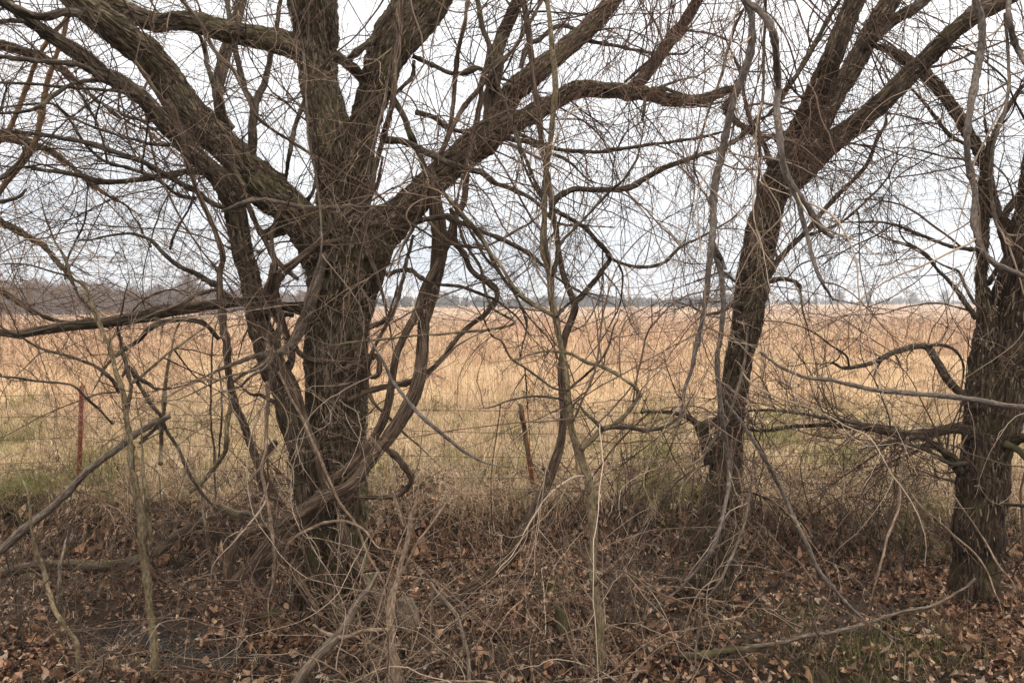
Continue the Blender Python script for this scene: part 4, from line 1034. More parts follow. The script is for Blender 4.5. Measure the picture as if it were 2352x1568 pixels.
# --- willow-like tree standing outside the frame on the left: only its boughs reach in
L7 = [
 ('trunk', 'V -620,1350,150 -610,1000,120 -600,700,110 -590,400,100 -560,100,80 -520,-200,60', 7.6, 7.4, dict(ground_end='start', amp=.008)),
 ('limb', 'V -600,700,60 -450,560,46 -300,500,36 -150,480,28 -20,500,20 90,560,14 160,640,8', 7.4, 6.8, dict(mat='branch_dark')),
 ('limb', 'V -595,560,60 -440,420,50 -280,330,40 -120,300,30 0,310,22 120,350,14 230,440,8', 7.4, 7.0, dict(mat='branch_dark')),
 ('limb', 'V -590,400,60 -420,240,50 -260,150,40 -100,110,30 20,110,22 130,150,14 220,230,8', 7.3, 7.2, dict(mat='branch_dark')),
 ('limb', 'V -600,760,50 -460,700,40 -300,660,30 -150,640,22 -20,660,15 80,720,8', 7.3, 6.6, dict(mat='branch_dark')),
 ('limb', 'V -80,540,12 0,440,14 80,330,14 110,180,12 150,60,10 180,-60,8', 6.9, 6.6, dict(mat='twig_tan')),
 ('limb', 'V -60,380,12 20,300,12 60,200,12 100,110,10 170,20,8', 6.9, 6.6, dict(mat='twig_tan')),
]
tree7, ln7 = build_tree('willow_tree', 'drooping orange tinted fine boughs reaching in from the left edge', at(-620, 1350, 7.6), 'bark_tree', L7, twig_specs=[
  ('twig_tan', [1, 2, 3, 4], 20, dict(L=(.7, 1.9), r=(.0018, .0035), droop=.35, sub=4.0, subsub=2.0, bias=(.7, 0, -.1), tmin=.35)),
  ('twig_red', [1, 2, 3, 4, 5, 6], 10, dict(L=(.6, 1.7), r=(.0018, .0032), droop=.25, sub=3.5, subsub=1.8, bias=(.7, 0, -.1), tmin=.35)),
])
# ------------------------------------------------------------------ vines, canes and fallen wood, each a thing of its own
LINES = {}
def single(name, label, cat, mat, txt, d0, d1, group=None, tw=0, tmat=None, twk=None, **o):
    V, F, A, pts, rad = limb(txt, d0, d1, **o)
    base = pts[0]; LINES.setdefault(name, []).append((pts, rad))
    if tw:
        root = thing(name, base, label, cat, group); root['_base'] = [float(q) for q in base]
        mesh_obj('stem', V, F, M[mat], root, attr=A)
        bag = Bag(); twigs_on(bag, [(pts, rad)], tw, **dict(dict(L=(.12, .6), r=(.0016, .003), droop=.3, sub=2.0), **(twk or {})))
        ob = bag.build('twigs', M[tmat or 'twig_brown'], root)
        if ob: ob['kind'] = 'stuff'
        return root
    return tag(mesh_obj(name, V, F, M[mat], origin=base, attr=A), label, cat, group)
GV = 'woody vines climbing the old tree'
vb = dict(group=GV)
single('vine', 'thickest brown vine curving down right of the old trunk and looping at its foot', 'vine', 'vine_brown',
 'B 415,780,34 430,860,48 438,950,66 445,1040,72 450,1130,80 430,1260,70 405,1380,60 385,1480,56 E 378,0,60 372,100,60 350,200,68 305,310,74 245,400,68 190,475,58 130,560,56 60,635,56 0,680,58 D 1480,715,62 1400,765,64 1330,810,62 1275,870,60 1220,950,58 1150,1035,54 1095,1088,50 1060,1098,46 1045,1060,46 1045,1010,44 1065,950,44 1110,890,44 1190,850,40 1260,830,34', 6.15, 5.75, amp=.004, kf=80, tw=5, **vb)
single('vine', 'brown vine descending left of the thick one from the crown into the knot', 'vine', 'vine_brown',
 'B 620,-20,22 650,130,24 680,240,22 B 640,390,24 640,450,26 622,560,28 592,680,28 572,800,30 562,920,30 520,1000,32 495,1100,34 400,1300,36 320,1480,34 E 270,20,34 248,120,36 230,240,36 200,350,38 150,440,40 60,560,42 -20,625,42 D 1480,680,40 1420,760,38', 6.3, 6.0, amp=.003, kf=80, tw=4, **vb)
single('vine', 'curved vine sweeping up right from the knot to a bent elbow above the field', 'vine', 'vine_brown',
 'B 500,960,20 525,1020,26 530,1110,30 570,1170,28 600,1240,30 680,1300,28 712,1335,28 700,1385,26 655,1450,26 590,1500,24 530,1560,22 E 480,60,24 420,120,26 370,155,30 300,185,32 200,210,30 120,235,28 30,275,26', 6.1, 6.0, tw=4, **vb)
single('vine', 'vine crook hooked round the right side of the old trunk', 'vine', 'vine_brown',
 'D 1350,0,26 1380,55,30 1450,85,34 1520,90,38 E 40,92,38 100,88,36 160,66,32 178,95,30 172,150,30 145,165,28 120,135,26 80,112,30 20,125,34 -40,150,36', 6.1, 6.1, amp=.003, kf=80, cut=True, wscale=.85, **vb)
single('vine', 'loose vine bowing out below the crook and back to the trunk foot', 'vine', 'vine_brown',
 'E 180,480,26 240,520,32 300,590,32 325,640,30 290,690,28 240,715,24 100,717,22 0,720,26 D 1500,730,30 1420,800,34', 6.05, 6.0, **vb)
single('vine', 'long thin vine dropping from upper left and running down beside the leaning stem', 'vine', 'vine_brown',
 'A 770,460,26 800,500,30 815,560,30 838,640,28 858,740,24 900,850,24 930,930,26 962,1010,24 1000,1100,24 1020,1190,26 1005,1270,30 1018,1400,34 1022,1500,36 D 1040,0,38 1050,150,36 1080,280,34 1120,380,32 1160,500,32 1190,580,32 1230,660,34 1290,740,34 1340,800,30', 5.6, 5.95, tw=4, **vb)
single('vine', 'brown vine lying along the big left bough and dropping at its elbow', 'vine', 'vine_brown',
 'A 620,280,16 680,370,22 740,460,26 790,540,30 850,600,30 950,670,28 1050,750,26 1110,830,26 1130,900,26 1170,1010,26 1220,1110,26 1280,1210,28 1370,1285,30', 5.8, 6.1, tw=4, **vb)
single('vine', 'vine strands pressed against the left face of the old trunk', 'vine', 'vine_brown',
 'A 1568,1100,22 1450,1130,24 1370,1190,24 1290,1240,24 1262,1300,28 1275,1400,32 1290,1500,36 D 1270,0,40 1300,130,42 1360,250,42 1400,380,44 1440,480,46 1480,600,46 1495,680,44 1480,760,40', 6.0, 5.95, amp=.003, kf=80, tw=3, **vb)
single('vine', 'vine winding between the leaning stem and the old trunk to the ground', 'vine', 'vine_brown',
 'A 1250,1210,26 1240,1290,26 1220,1350,28 1280,1430,30 D 1340,60,34 1300,200,36 1290,320,36 1320,430,38 1360,520,44 1420,560,50 1490,620,54 1450,720,50 1400,850,46 1380,980,44 1350,1100,44', 6.0, 6.0, amp=.004, kf=80, ground_end='end', **vb)
single('vine', 'lowest vine coiling out from the knot left of the old trunk foot', 'vine', 'vine_brown',
 'D 1490,700,50 1400,800,54 1330,880,52 1270,980,50 1200,1040,48 1180,1060,46 1230,1120,50 1270,1130,50 1290,1200,44', 5.95, 5.9, amp=.004, kf=80, **vb)
single('vine', 'stout vine snaking down the left foot of the old trunk into the leaves', 'vine', 'vine_brown',
 'D 1330,560,30 1390,640,40 1440,740,44 1420,860,46 1390,960,46 1370,1060,44 1400,1160,40 1450,1230,30', 6.0, 5.85, amp=.004, kf=80, ground_end='end', **vb)
single('vine', 'stout vine running down the right foot of the old trunk', 'vine', 'vine_brown',
 'E 60,650,30 20,740,38 D 1560,830,42 E 20,930,44 60,1030,42 110,1110,40 170,1190,34', 6.0, 5.85, amp=.004, kf=80, ground_end='end', **vb)
single('vine', 'pale straight vine crossing in front of the old trunk below its fork', 'vine', 'dead_grey',
 'A 1020,970,14 1070,950,18 1130,925,20 1170,915,22 1250,922,22 1340,938,22 1420,950,24 1568,948,22 B 40,940,18 90,950,12', 5.7, 5.9, **vb)
single('vine', 'slender vine slanting across from the top left limb over the old trunk', 'vine', 'vine_brown',
 'A 810,-20,16 880,60,20 930,130,20 990,240,20 1080,330,20 1130,440,20 1175,530,18 1260,600,16 1400,690,15 1568,790,14 B 120,860,13 300,1010,12 430,1100,10', 6.0, 5.9, tw=4, **vb)
single('vine', 'greenish vine hanging beside the second upright limb of the old tree', 'vine', 'vine_brown',
 'B 270,-20,30 262,150,30 250,300,28 240,450,28 212,560,26 172,700,26 140,850,26 112,1000,24 110,1120,24 150,1230,20', 6.3, 6.1, tw=5, **vb)
single('vine', 'broken vine end jutting left above the right limb of the old tree', 'vine', 'bark_tree',
 'B 240,450,34 290,530,32 322,620,30 360,700,30 398,800,28 440,880,24', 6.4, 6.3, tw=4, **vb, cut=True)
single('vine', 'straight brown vine rising from the elbow to the top of the picture left of centre', 'vine', 'vine_brown',
 'B 585,-20,18 562,130,20 532,280,22 516,420,24 500,550,22 482,630,24 440,740,26 400,830,24 380,920,20', 6.3, 6.1, tw=6, **vb)
single('vine', 'slanting vine running from top centre down left to the right limb fork', 'vine', 'vine_brown',
 'B 925,-10,16 850,130,18 790,230,20 730,300,22 655,385,24 560,500,24 510,590,22 465,690,20 430,780,18', 6.5, 6.2, tw=6, **vb)
single('vine', 'brown vine dropping straight from the top to the young tree fork', 'vine', 'vine_brown',
 'B 830,-20,28 858,150,28 880,320,28 890,440,26 905,540,26 925,680,24 945,800,22 960,900,22 972,980,26 990,1060,26 1008,1200,26 1040,1310,28 1075,1400,34 1062,1460,36 1030,1540,34 E 1012,60,28 1006,160,28 1012,260,30 1016,380,36 990,520,40 950,650,46 900,760,50 855,860,52 780,970,54 700,1060,52 600,1130,50 500,1190,48 380,1245,44', 6.3, 6.25, amp=.003, kf=80, ground_end='end', tw=5, group=None)
GB = 'long arching branches in front of the trees'
single('branch', 'dark branch leaving the young tree vine elbow and arching up right', 'branch', 'branch_dark',
 'B 965,980,22 980,930,26 1010,895,28 1080,870,28 1200,870,26 1330,860,26 1400,820,26 1480,772,26 1568,740,26 C 100,710,24 180,680,22 250,640,20 330,560,16 400,530,12', 5.9, 6.2, tw=10, tmat='twig_brown', group=GB)
single('branch', 'brown branch from the hook over the horizon rising left to the young tree', 'branch', 'branch_dark',
 'B 960,950,20 1040,1000,22 1120,1050,22 1170,1105,24 1230,1180,26 1190,1250,24 1130,1330,26 1080,1395,30', 5.9, 6.1, tw=8, group=GB)
single('branch', 'thin branch continuing right from the brown one then curling up', 'branch', 'branch_dark',
 'B 1225,1170,18 1260,1200,16 1330,1220,16 1420,1225,16 1490,1200,15 1568,1130,13 C 60,1100,11 200,1020,9', 5.9, 6.1, tw=10, group=GB)
single('branch', 'thin drooping branch left of the young tree falling toward the field', 'branch', 'branch_dark',
 'B 560,1010,14 620,1100,15 660,1180,15 720,1250,14 790,1330,14 830,1420,12 850,1500,10', 5.8, 5.7, tw=8, group=GB)
GH = 'grey stems hanging in front of the right tree'
single('hanging_vine', 'thick grey stem hanging from top right of centre in a long curve', 'vine', 'vine_grey',
 'C 262,-60,30 285,10,32 312,70,34 315,180,36 292,300,36 242,430,34 210,560,34 176,700,34 150,850,34 135,1000,32 125,1150,30 118,1300,28 100,1430,26 70,1568,24 F 45,120,20 15,200,17 0,290,12 E 1540,400,9', 4.7, 4.8, tw=7, tmat='twig_pale', group=GH, twk=dict(droop=.8))
single('hanging_vine', 'grey stem arching over and ending in a cut end above the horizon', 'vine', 'vine_grey',
 'C 270,-30,28 300,15,30 350,55,32 405,140,34 430,260,34 436,400,34 432,520,34 450,690,32 475,800,32 525,890,30 580,970,30 640,1055,28 688,1096,26', 4.6, 4.6, tw=6, tmat='twig_brown', group=GH, twk=dict(droop=.8), cut=True)
single('hanging_vine', 'thin grey stem hanging with a hooked tip just above the right horizon', 'vine', 'vine_grey',
 'C 470,800,20 510,890,26 540,970,26 570,1080,24 600,1190,22 640,1290,18 665,1335,14 688,1372,10', 4.65, 4.6, tw=5, tmat='twig_brown', group=GH)
single('hanging_vine', 'pale stem running down the face of the right tree and bending left', 'vine', 'vine_grey',
 'C 130,1090,22 150,1170,24 178,1260,26 188,1400,26 172,1568,26 F 160,60,26 165,150,26 178,300,24 196,430,24 212,560,24 207,700,22 172,855,20 122,975,18 60,1060,16 0,1120,14 E 1545,1145,12 1480,1190,9', 4.8, 4.9, tw=6, tmat='twig_pale', group=GH, twk=dict(droop=.9, L=(.2, .9)))
single('hanging_vine', 'short grey broken stub beside the long curved stem', 'vine', 'vine_grey',
 'C 130,1090,20 155,1150,22 180,1200,22 195,1235,18', 4.75, 4.75, group=GH, cut=True)
single('hanging_vine', 'pale cane swinging down from the right trunk to the lower left', 'vine', 'dead_grey',
 'C 300,1500,12 F 290,60,14 270,170,14 240,270,14 205,375,14 130,470,13 60,590,11 0,660,9', 5.2, 5.0, tw=6, tmat='twig_pale', group=GH)
single('hanging_vine', 'thin pale cane dangling below the right tree and nearly reaching the ground', 'vine', 'dead_grey',
 'F 330,500,10 310,700,12 285,830,13 250,930,14 215,1010,14 170,1100,14 110,1190,14 82,1290,13 64,1400,12 56,1500,8', 5.3, 5.0, tw=5, tmat='twig_pale', group=GH)
single('hanging_vine', 'smooth grey stem looping down from the top right into the twin trunks', 'vine', 'vine_grey',
 'C 1340,-60,34 1352,20,34 1372,120,34 1362,280,34 1332,470,32 1310,620,32 1312,750,30 1342,900,30 1335,1030,30 1368,1145,30 1430,1205,28 1500,1242,26 1568,1270,24 1660,1310,20', 5.2, 5.0, tw=6, tmat='twig_brown', group=GH)
single('hanging_vine', 'grey stem leaving the top edge above the twin trunks toward the right', 'vine', 'vine_grey',
 'C 1495,-60,28 1500,0,28 1508,100,28 1540,220,26 1590,310,24 1680,420,20', 5.3, 5.1, tw=6, group=GH)
single('hanging_vine', 'thin stem hanging in a shallow bow across the twin trunk fork', 'vine', 'dead_grey',
 'C 1480,60,14 1495,300,16 1480,500,16 1420,700,16 1415,900,16 1440,1030,14 1500,1080,13 1600,1075,11', 5.3, 5.2, tw=6, group=GH)
single('hanging_vine', 'slim brown stem hanging left of the thick grey curve from the top edge', 'vine', 'vine_brown',
 'C 280,40,12 240,120,14 200,260,14 160,400,14 110,540,12 70,680,11 50,760,10 70,830,8', 4.9, 4.9, tw=7, group=GH)
single('hanging_vine', 'straight thin stem dropping from the top edge between the two grey curves', 'vine', 'vine_brown',
 'C 378,-40,12 380,100,14 372,250,15 370,420,14 350,560,13 352,700,13 345,900,12 340,1100,11 350,1250,9', 5.0, 5.0, tw=7, group=GH)
single('arching_cane', 'long smooth grey cane arching across the brambles in front of the twin trunks', 'branch', 'vine_grey',
 'F 350,48,14 400,85,15 455,125,16 570,170,18 700,182,19 850,215,21 1000,235,23 1200,250,25 1340,266,26 1470,292,27 1568,305,28 1700,330,28', 4.9, 4.6, tw=4, tmat='twig_pale', group=GB)
single('leaning_cane', 'grey lichened cane slanting from the right tree down to the leaf litter', 'branch', 'vine_grey',
 'F 195,270,14 280,390,18 365,520,20 440,655,22 500,790,22 570,925,22 620,1040,20 700,1145,18 790,1240,15 852,1296,12', 5.2, 5.1, tw=5, tmat='twig_pale', group=GB, twk=dict(L=(.1, .45)))
single('leaning_cane', 'straw pale cane standing upright in the brambles right of the slanting one', 'branch', 'pale_cane',
 'F 1035,440,12 1018,520,13 1000,640,13 996,750,13 965,840,13 935,930,13 900,1060,12 872,1165,8', 5.3, 5.2, group=GB)
single('leaning_cane', 'thin pale cane bending down right before the twin trunk base', 'branch', 'pale_cane',
 'F 1050,700,8 1110,770,9 1180,830,9 1260,900,10 1340,970,10 1400,1060,9 1432,1145,6', 5.4, 5.2, group=GB)
single('leaning_cane', 'thin pale cane leaning across the foot of the twin trunks', 'branch', 'pale_cane',
 'F 1240,700,8 1290,770,9 1330,830,9 1390,920,10 1440,1010,9 1515,1105,7', 5.4, 5.2, group=GB)
single('fallen_branch', 'pale lichened branch lying in a shallow curve on the leaves at lower right', 'branch', 'dead_grey',
 'F 1350,1090,14 1285,1138,18 1160,1205,20 1000,1238,22 850,1290,24 700,1330,24 560,1352,26 430,1382,28 300,1402,26 180,1440,22', 5.55, 5.3, wob=.3, wscale=.72, tw=2, tmat='twig_pale')
single('fallen_branch', 'dark rotten branch on the ground at bottom right of centre', 'branch', 'log_dark',
 'F -20,1440,34 100,1445,36 220,1420,36 330,1410,32 430,1385,22', 5.25, 5.35, wob=.2)
single('fallen_branch', 'pale mossy stick running down to the bottom edge right of the old trunk', 'branch', 'dead_grey',
 'E 408,1105,20 430,1145,22 470,1190,22 525,1245,22 550,1310,20 568,1380,20 585,1450,20 588,1530,20 590,1640,20', 5.5, 4.9, wob=.2)
single('fallen_branch', 'leaning grey deadwood limb in the bottom foreground left of centre', 'branch', 'dead_grey',
 'D 1330,1640,52 1370,1560,50 1440,1465,48 1510,1390,46 1568,1320,44 E 60,1210,36 130,1120,26 170,1050,16', 4.8, 5.2, amp=.003, kf=80, wob=.2, tw=5, tmat='twig_pale')
single('fallen_branch', 'pale horizontal branch low in the foreground beside the leaning deadwood', 'branch', 'pale_cane',
 'D 1440,1300,14 1500,1340,18 E 10,1358,22 90,1332,22 160,1322,22 220,1322,18', 5.0, 4.95, wob=.2, tw=5, tmat='twig_pale')
single('fallen_branch', 'white wet stick crossing the bottom edge at the centre', 'branch', 'pale_cane',
 'E 380,1572,12 460,1562,14 560,1556,14 680,1562,12 760,1580,10', 4.85, 4.85, wob=.1)
single('fallen_log', 'dark fallen log half hidden in the brush at lower left', 'log', 'log_dark',
 'D -120,1080,44 0,1066,46 150,1034,46 300,1022,48 400,1030,50 500,1028,50 600,1016,46 720,972,46 820,885,44 900,840,40 980,800,34', 6.5, 6.9, amp=.006, kf=60, wob=.2)
single('fallen_log', 'low mossy dead branch beyond the dark log left of the leaning stem', 'log', 'log_dark',
 'D 990,760,40 1080,790,36 1150,800,40 1230,840,46', 6.7, 6.5, amp=.004, kf=60, wob=.2)
single('leaning_log', 'grey leaning dead limb with a broken splintered upper end at left', 'branch', 'dead_grey',
 'D -140,1040,46 0,962,42 90,882,42 160,825,42 230,765,36 285,715,34 380,620,32 480,540,32 560,480,32 640,415,32 720,365,28 782,344,22', 5.6, 5.6, amp=.003, kf=80, wob=.3, tw=6, tmat='twig_brown')
single('leaning_log', 'broken stub propped just under the splintered end', 'branch', 'dead_grey',
 'D 640,470,18 700,410,20 750,370,18 778,350,14', 5.65, 5.62, wob=0)
single('shrub', 'crooked greenish stem standing at the far lower left', 'shrub', 'sapling_bark',
 'D 350,1400,34 300,1320,34 262,1260,34 240,1190,34 215,1100,32 190,1020,30 160,950,26 150,860,22 140,780,20 125,690,18 90,620,16 60,560,12', 5.2, 5.5, ground_end='start', wscale=.65, tw=12, tmat='twig_brown', twk=dict(L=(.2, .9)))
single('shrub', 'short grey stem forking right of the crooked one at lower left', 'shrub', 'dead_grey',
 'D 262,1240,18 268,1170,18 276,1050,18 290,960,16 310,895,12 330,820,9', 5.3, 5.4, tw=8, tmat='twig_pale')
single('shrub', 'curved grey stem crossing left of the leaning trunk and rising past the fence', 'shrub', 'sapling_bark',
 'D 870,690,22 930,640,24 985,575,24 1030,510,24 1045,440,24 1048,360,22 1062,280,22 1058,200,18 1090,170,14 1140,140,12 1250,60,10', 6.0, 6.0, tw=7, tmat='twig_pale')
single('hanging_vine', 'pale thin vine hanging straight before the vine knot', 'vine', 'pale_cane',
 'D 1228,190,18 1226,300,18 1224,420,18 1215,520,18 1205,600,16 1222,690,18 1245,820,18 1262,950,16 1258,1030,14 1252,1115,10', 5.3, 5.3)
single('shrub', 'thin grey stem standing in the leaves left of the vine knot', 'shrub', 'dead_grey',
 'D 995,1095,10 975,1030,12 958,950,14 945,850,15 935,760,14 925,690,10', 5.7, 5.8, tw=5, tmat='twig_pale')
single('shrub', 'upright thin dark stem rising from the fence line left of the leaning tree', 'shrub', 'branch_dark',
 'D 990,720,10 985,600,11 985,500,12 970,380,11 968,250,11 972,120,10 975,0,8', 6.8, 6.9, tw=8, tmat='twig_dark')
single('shrub', 'second upright dark stem just right of the first by the fence', 'shrub', 'branch_dark',
 'D 1005,560,10 1010,450,11 1018,330,11 1015,220,10 1005,120,8', 6.8, 6.9, tw=8, tmat='twig_dark')
single('shrub', 'mossy stem standing in the grass between the sapling and leaning tree', 'shrub', 'sapling_bark',
 'D 740,560,22 742,470,20 745,380,18 752,300,22 756,220,20 770,120,16 790,20,12', 6.6, 6.6, tw=9, tmat='twig_brown')
single('cane', 'orange tan cane rising from the bottom edge left of centre', 'cane', 'pale_cane',
 'E 246,1640,46 250,1568,46 240,1470,44 230,1400,42 230,1300,42 236,1180,34 262,1090,28 275,1020,24 300,950,24 318,860,22 322,800,20 350,740,16', 4.95, 5.2, wob=.2, tw=9, tmat='twig_pale')
single('cane', 'short broken orange cane with a snapped bright top', 'cane', 'pale_cane',
 'E 236,690,10 248,730,18 268,785,18 290,845,16', 5.1, 5.1, wob=0, cut=True)
single('cane', 'long pale cane slanting across before the old trunk toward the centre', 'cane', 'vine_grey',
 'E 120,-20,12 180,70,16 235,180,18 320,290,20 370,350,20 430,400,20 500,458,18 580,515,16 650,552,10', 5.2, 5.0, tw=4, tmat='twig_pale', twk=dict(L=(.1, .4)))
GR = 'grey green vines right of the old trunk'
single('trunk_vine', 'pale lichened vine clinging to the left side of the old trunk below the fork', 'vine', 'dead_grey',
 'V 748,585,16 735,630,24 712,690,28 700,740,28 682,778,26 665,800,22 640,812,16 600,815,12', 5.98, 5.9, tw=10, tmat='twig_pale')
single('trunk_vine', 'grey curved vine from the fork passing the trunk side to a bend over the field', 'vine', 'sapling_bark',
 'B 380,990,14 440,1060,16 520,1120,16 620,1135,14 700,1120,12 780,1075,12 860,1030,10', 6.1, 5.9, tw=8, group=GR)
single('trunk_vine', 'brown vine crossing diagonally over the fork to the leaning stem', 'vine', 'vine_brown',
 'B 190,720,14 160,860,18 110,930,22 50,970,24 0,1010,26 A 1500,1075,26 1450,1120,26 1390,1180,24 1330,1230,22 1280,1290,20 1260,1350,18', 5.95, 6.0, tw=4, group=GR)
single('trunk_vine', 'thin vine hanging right of the trunk and running down across the field', 'vine', 'sapling_bark',
 'B 560,800,12 530,960,14 560,1100,16 640,1230,16 660,1340,14 700,1420,14 760,1500,12 E 60,0,10', 6.0, 5.8, tw=6, group=GR)
single('trunk_vine', 'vine sweeping from the right limb to the young tree below its fork', 'vine', 'branch_dark',
 'B 470,880,14 540,980,16 610,1060,18 670,1150,18 720,1240,18 790,1330,16 860,1390,16 930,1425,14', 6.0, 5.6, tw=8, group=GR)
single('trunk_vine', 'stout shoot between the leaning stem and the old trunk above the low limb', 'vine', 'vine_brown',
 'A 1290,940,16 1250,1060,20 1250,1150,22 1265,1240,24 1245,1320,24 1250,1420,26 1290,1500,28 D 1275,20,30 1300,120,32', 6.0, 6.05, tw=6, group=GR)
single('trunk_vine', 'thin dark vine dropping before the field between trunk and thick vine', 'vine', 'vine_brown',
 'B 330,1080,16 300,1200,20 270,1330,22 230,1440,22 180,1540,20 E 140,60,20 120,180,20 150,280,18 230,360,14', 6.15, 6.0, tw=6, group=GR)
single('trunk_vine', 'forked grey twiggy branch low before the leaning stem', 'branch', 'dead_grey',
 'D 1330,10,20 1270,60,20 1220,120,18 1150,160,14 1100,210,11 1020,230,8', 5.8, 5.6, tw=12, tmat='twig_pale')
GP = 'pale thin vines looping before the old trunk'
single('slender_vine', 'pale vine crossing the lower old trunk and sinking to the right of its base', 'vine', 'pale_cane',
 'D 1280,140,12 1340,260,13 1400,380,13 1460,520,14 1505,620,14 1560,735,14 E 60,830,14 100,930,14 150,1030,12 200,1120,9', 5.4, 5.3, tw=6, tmat='twig_pale', group=GP)
single('slender_vine', 'tan vine arching from the vine knot toward the old trunk base', 'vine', 'pale_cane',
 'D 1305,975,12 1335,920,14 1380,880,15 1440,855,16 1500,832,16 1568,824,16 E 60,840,15 110,870,12', 5.35, 5.2, tw=6, tmat='twig_pale', group=GP)
single('slender_vine', 'pale twig vine reaching left from the leaning stem over the grass', 'vine', 'dead_grey',
 'D 1255,20,14 1240,70,14 1180,125,13 1060,155,12 980,190,11 930,215,10 880,240,8', 5.6, 5.3, tw=8, tmat='twig_pale', group=GP)
single('slender_vine', 'long pale cane rising right from the foreground brush to the bank', 'vine', 'pale_cane',
 'E 110,1400,10 150,1310,11 200,1200,12 270,1080,12 340,940,12 400,860,11 480,740,8', 5.0, 5.4, tw=6, tmat='twig_pale', group=GP)
single('slender_vine', 'pale vine hanging straight down the second upright limb', 'vine', 'dead_grey',
 'B 262,-20,9 250,120,10 232,250,10 206,400,10 170,560,10 140,680,9 120,800,8', 5.9, 5.8, tw=5, tmat='twig_pale', group=GP)
single('slender_vine', 'pale vine dropping across the upright central limb of the old tree', 'vine', 'dead_grey',
 'A 1330,-20,10 1370,100,11 1400,260,11 1405,420,12 1415,600,12 1440,760,12 1470,960,12 1475,1150,11 1440,1290,10 1400,1420,9', 5.8, 5.7, tw=6, tmat='twig_pale', group=GP)
single('slender_vine', 'orange tinted thin vine curling below the right limb joint', 'vine', 'pale_cane',
 'B 480,905,7 400,910,8 330,940,9 300,990,9 320,1050,9 280,1120,8 240,1190,8 210,1290,7', 5.7, 5.6, tw=5, tmat='twig_tan', group=GP)
single('stump', 'small rotten reddish stump in the leaves left of the young tree base', 'stump', 'log_dark',
 'E 1020,1310,66 1012,1270,62 1005,1235,56 1000,1205,44', 5.75, 5.75, amp=.008, wob=0, ground_end='start')
single('stump', 'low grey decayed stump right of the old trunk base', 'stump', 'dead_grey',
 'E 310,1310,120 305,1260,116 300,1215,104 300,1180,80', 5.9, 5.95, amp=.008, wob=0, ground_end='start')

# ------------------------------------------------------------------ shrubs
def ground_pt(vx, d):
    x = (vx-1176)/FPX*d; return np.array([x, d, float(ground(x, d))])
def shrub(label, vx, d, H, nst, mat, tmat, spread=.5, tw=26, r=(.004, .009), droop=.0, sub=2.4, wander=.2, L=(.15, .6), width=.12, lean=(0, 0, 0), subsub=1.5):
    b0 = ground_pt(vx, d); root = thing('shrub', b0, label, 'shrub', 'shrubs along the ditch'); root['_base'] = [float(q) for q in b0]
    lines = []
    for k in range(nst):
        st = b0+np.array([rng.normal(0, width), rng.normal(0, width), 0]); st[2] = float(ground(st[0], st[1]))-.05
        h = H*rng.uniform(.6, 1.15); a = rng.uniform(0, 2*np.pi); sp2 = spread*rng.uniform(.3, 1.3)
        d0_ = np.array([[math.cos(a)*sp2, math.sin(a)*sp2*.6, 1.]])+np.array([lean])
        P, rr = grow(st[None], d0_, np.array([h]), np.array([rng.uniform(*r)]), 16, wander*.5, droop*.5, .045, .3)
        bg_ = Bag(); bg_.add(P, rr, 6); bg_.build('stem', M[mat], root); lines.append((P[0], rr[0]))
    bg_ = Bag(); twigs_on(bg_, lines, tw*.42, L=L, arms=.22, r=(.0018, .004), droop=droop, sub=sub, wander=wander, tmin=.12, subsub=subsub)
    ob = bg_.build('twigs', M[tmat], root)
    if ob: ob['kind'] = 'stuff'
    return root
S = shrub
S('dense brown brush in the lower left corner beside the frame edge', 40, 5.6, 1.25, 9, 'branch_dark', 'twig_brown', .7, 22)
S('twiggy brush under the leaning grey log at left', 190, 6.2, 1.2, 9, 'branch_dark', 'twig_brown', .6, 26)
S('low brush behind the crooked stem near the red post', 110, 7.2, 1.15, 9, 'branch_dark', 'twig_brown', .7, 26)
S('bushy dead brush rising behind the tan sapling', 400, 7.0, 1.3, 9, 'branch_dark', 'twig_dark', .6, 28)
S('dense pale canes in the bottom foreground before the old trunk', 880, 4.95, 1.15, 8, 'pale_cane', 'twig_pale', .55, 15, droop=.25, L=(.2, .8))
S('pale tangled canes around the orange tan cane', 960, 5.1, 1.1, 8, 'pale_cane', 'twig_pale', .6, 15, droop=.25, L=(.2, .8))
S('dense fine thicket between the young tree and the right tree', 1440, 5.9, 1.35, 11, 'dead_grey', 'twig_brown', .55, 24, L=(.2, .7))
S('tall reddish thicket standing left against the right tree', 1530, 6.6, 2.1, 10, 'branch_dark', 'twig_red', .35, 22, L=(.2, .7))
S('dark thicket behind the young tree by the fence', 1400, 7.6, 1.5, 9, 'branch_dark', 'twig_dark', .5, 24)
S('pale canes at the bottom edge below the young tree', 1400, 4.95, .9, 9, 'pale_cane', 'twig_pale', .8, 14, droop=.2, L=(.2, .7))
S('wide low bramble left of the slanting grey cane', 1790, 7.4, 1.15, 10, 'branch_dark', 'twig_dark', .8, 26)
S('wide low bramble right of the slanting grey cane', 1930, 7.2, 1.2, 11, 'branch_dark', 'twig_brown', .9, 28)
S('dense bramble close left of the twin trunks', 2070, 7.0, 1.25, 11, 'branch_dark', 'twig_dark', .9, 30)
S('dark bramble at the right frame edge behind the twin trunks', 2330, 6.9, 1.3, 9, 'branch_dark', 'twig_dark', .7, 26)
S('thin brown weeds in the lower right foreground', 1850, 5.3, .45, 8, 'dead_grey', 'twig_brown', 1.1, 14)

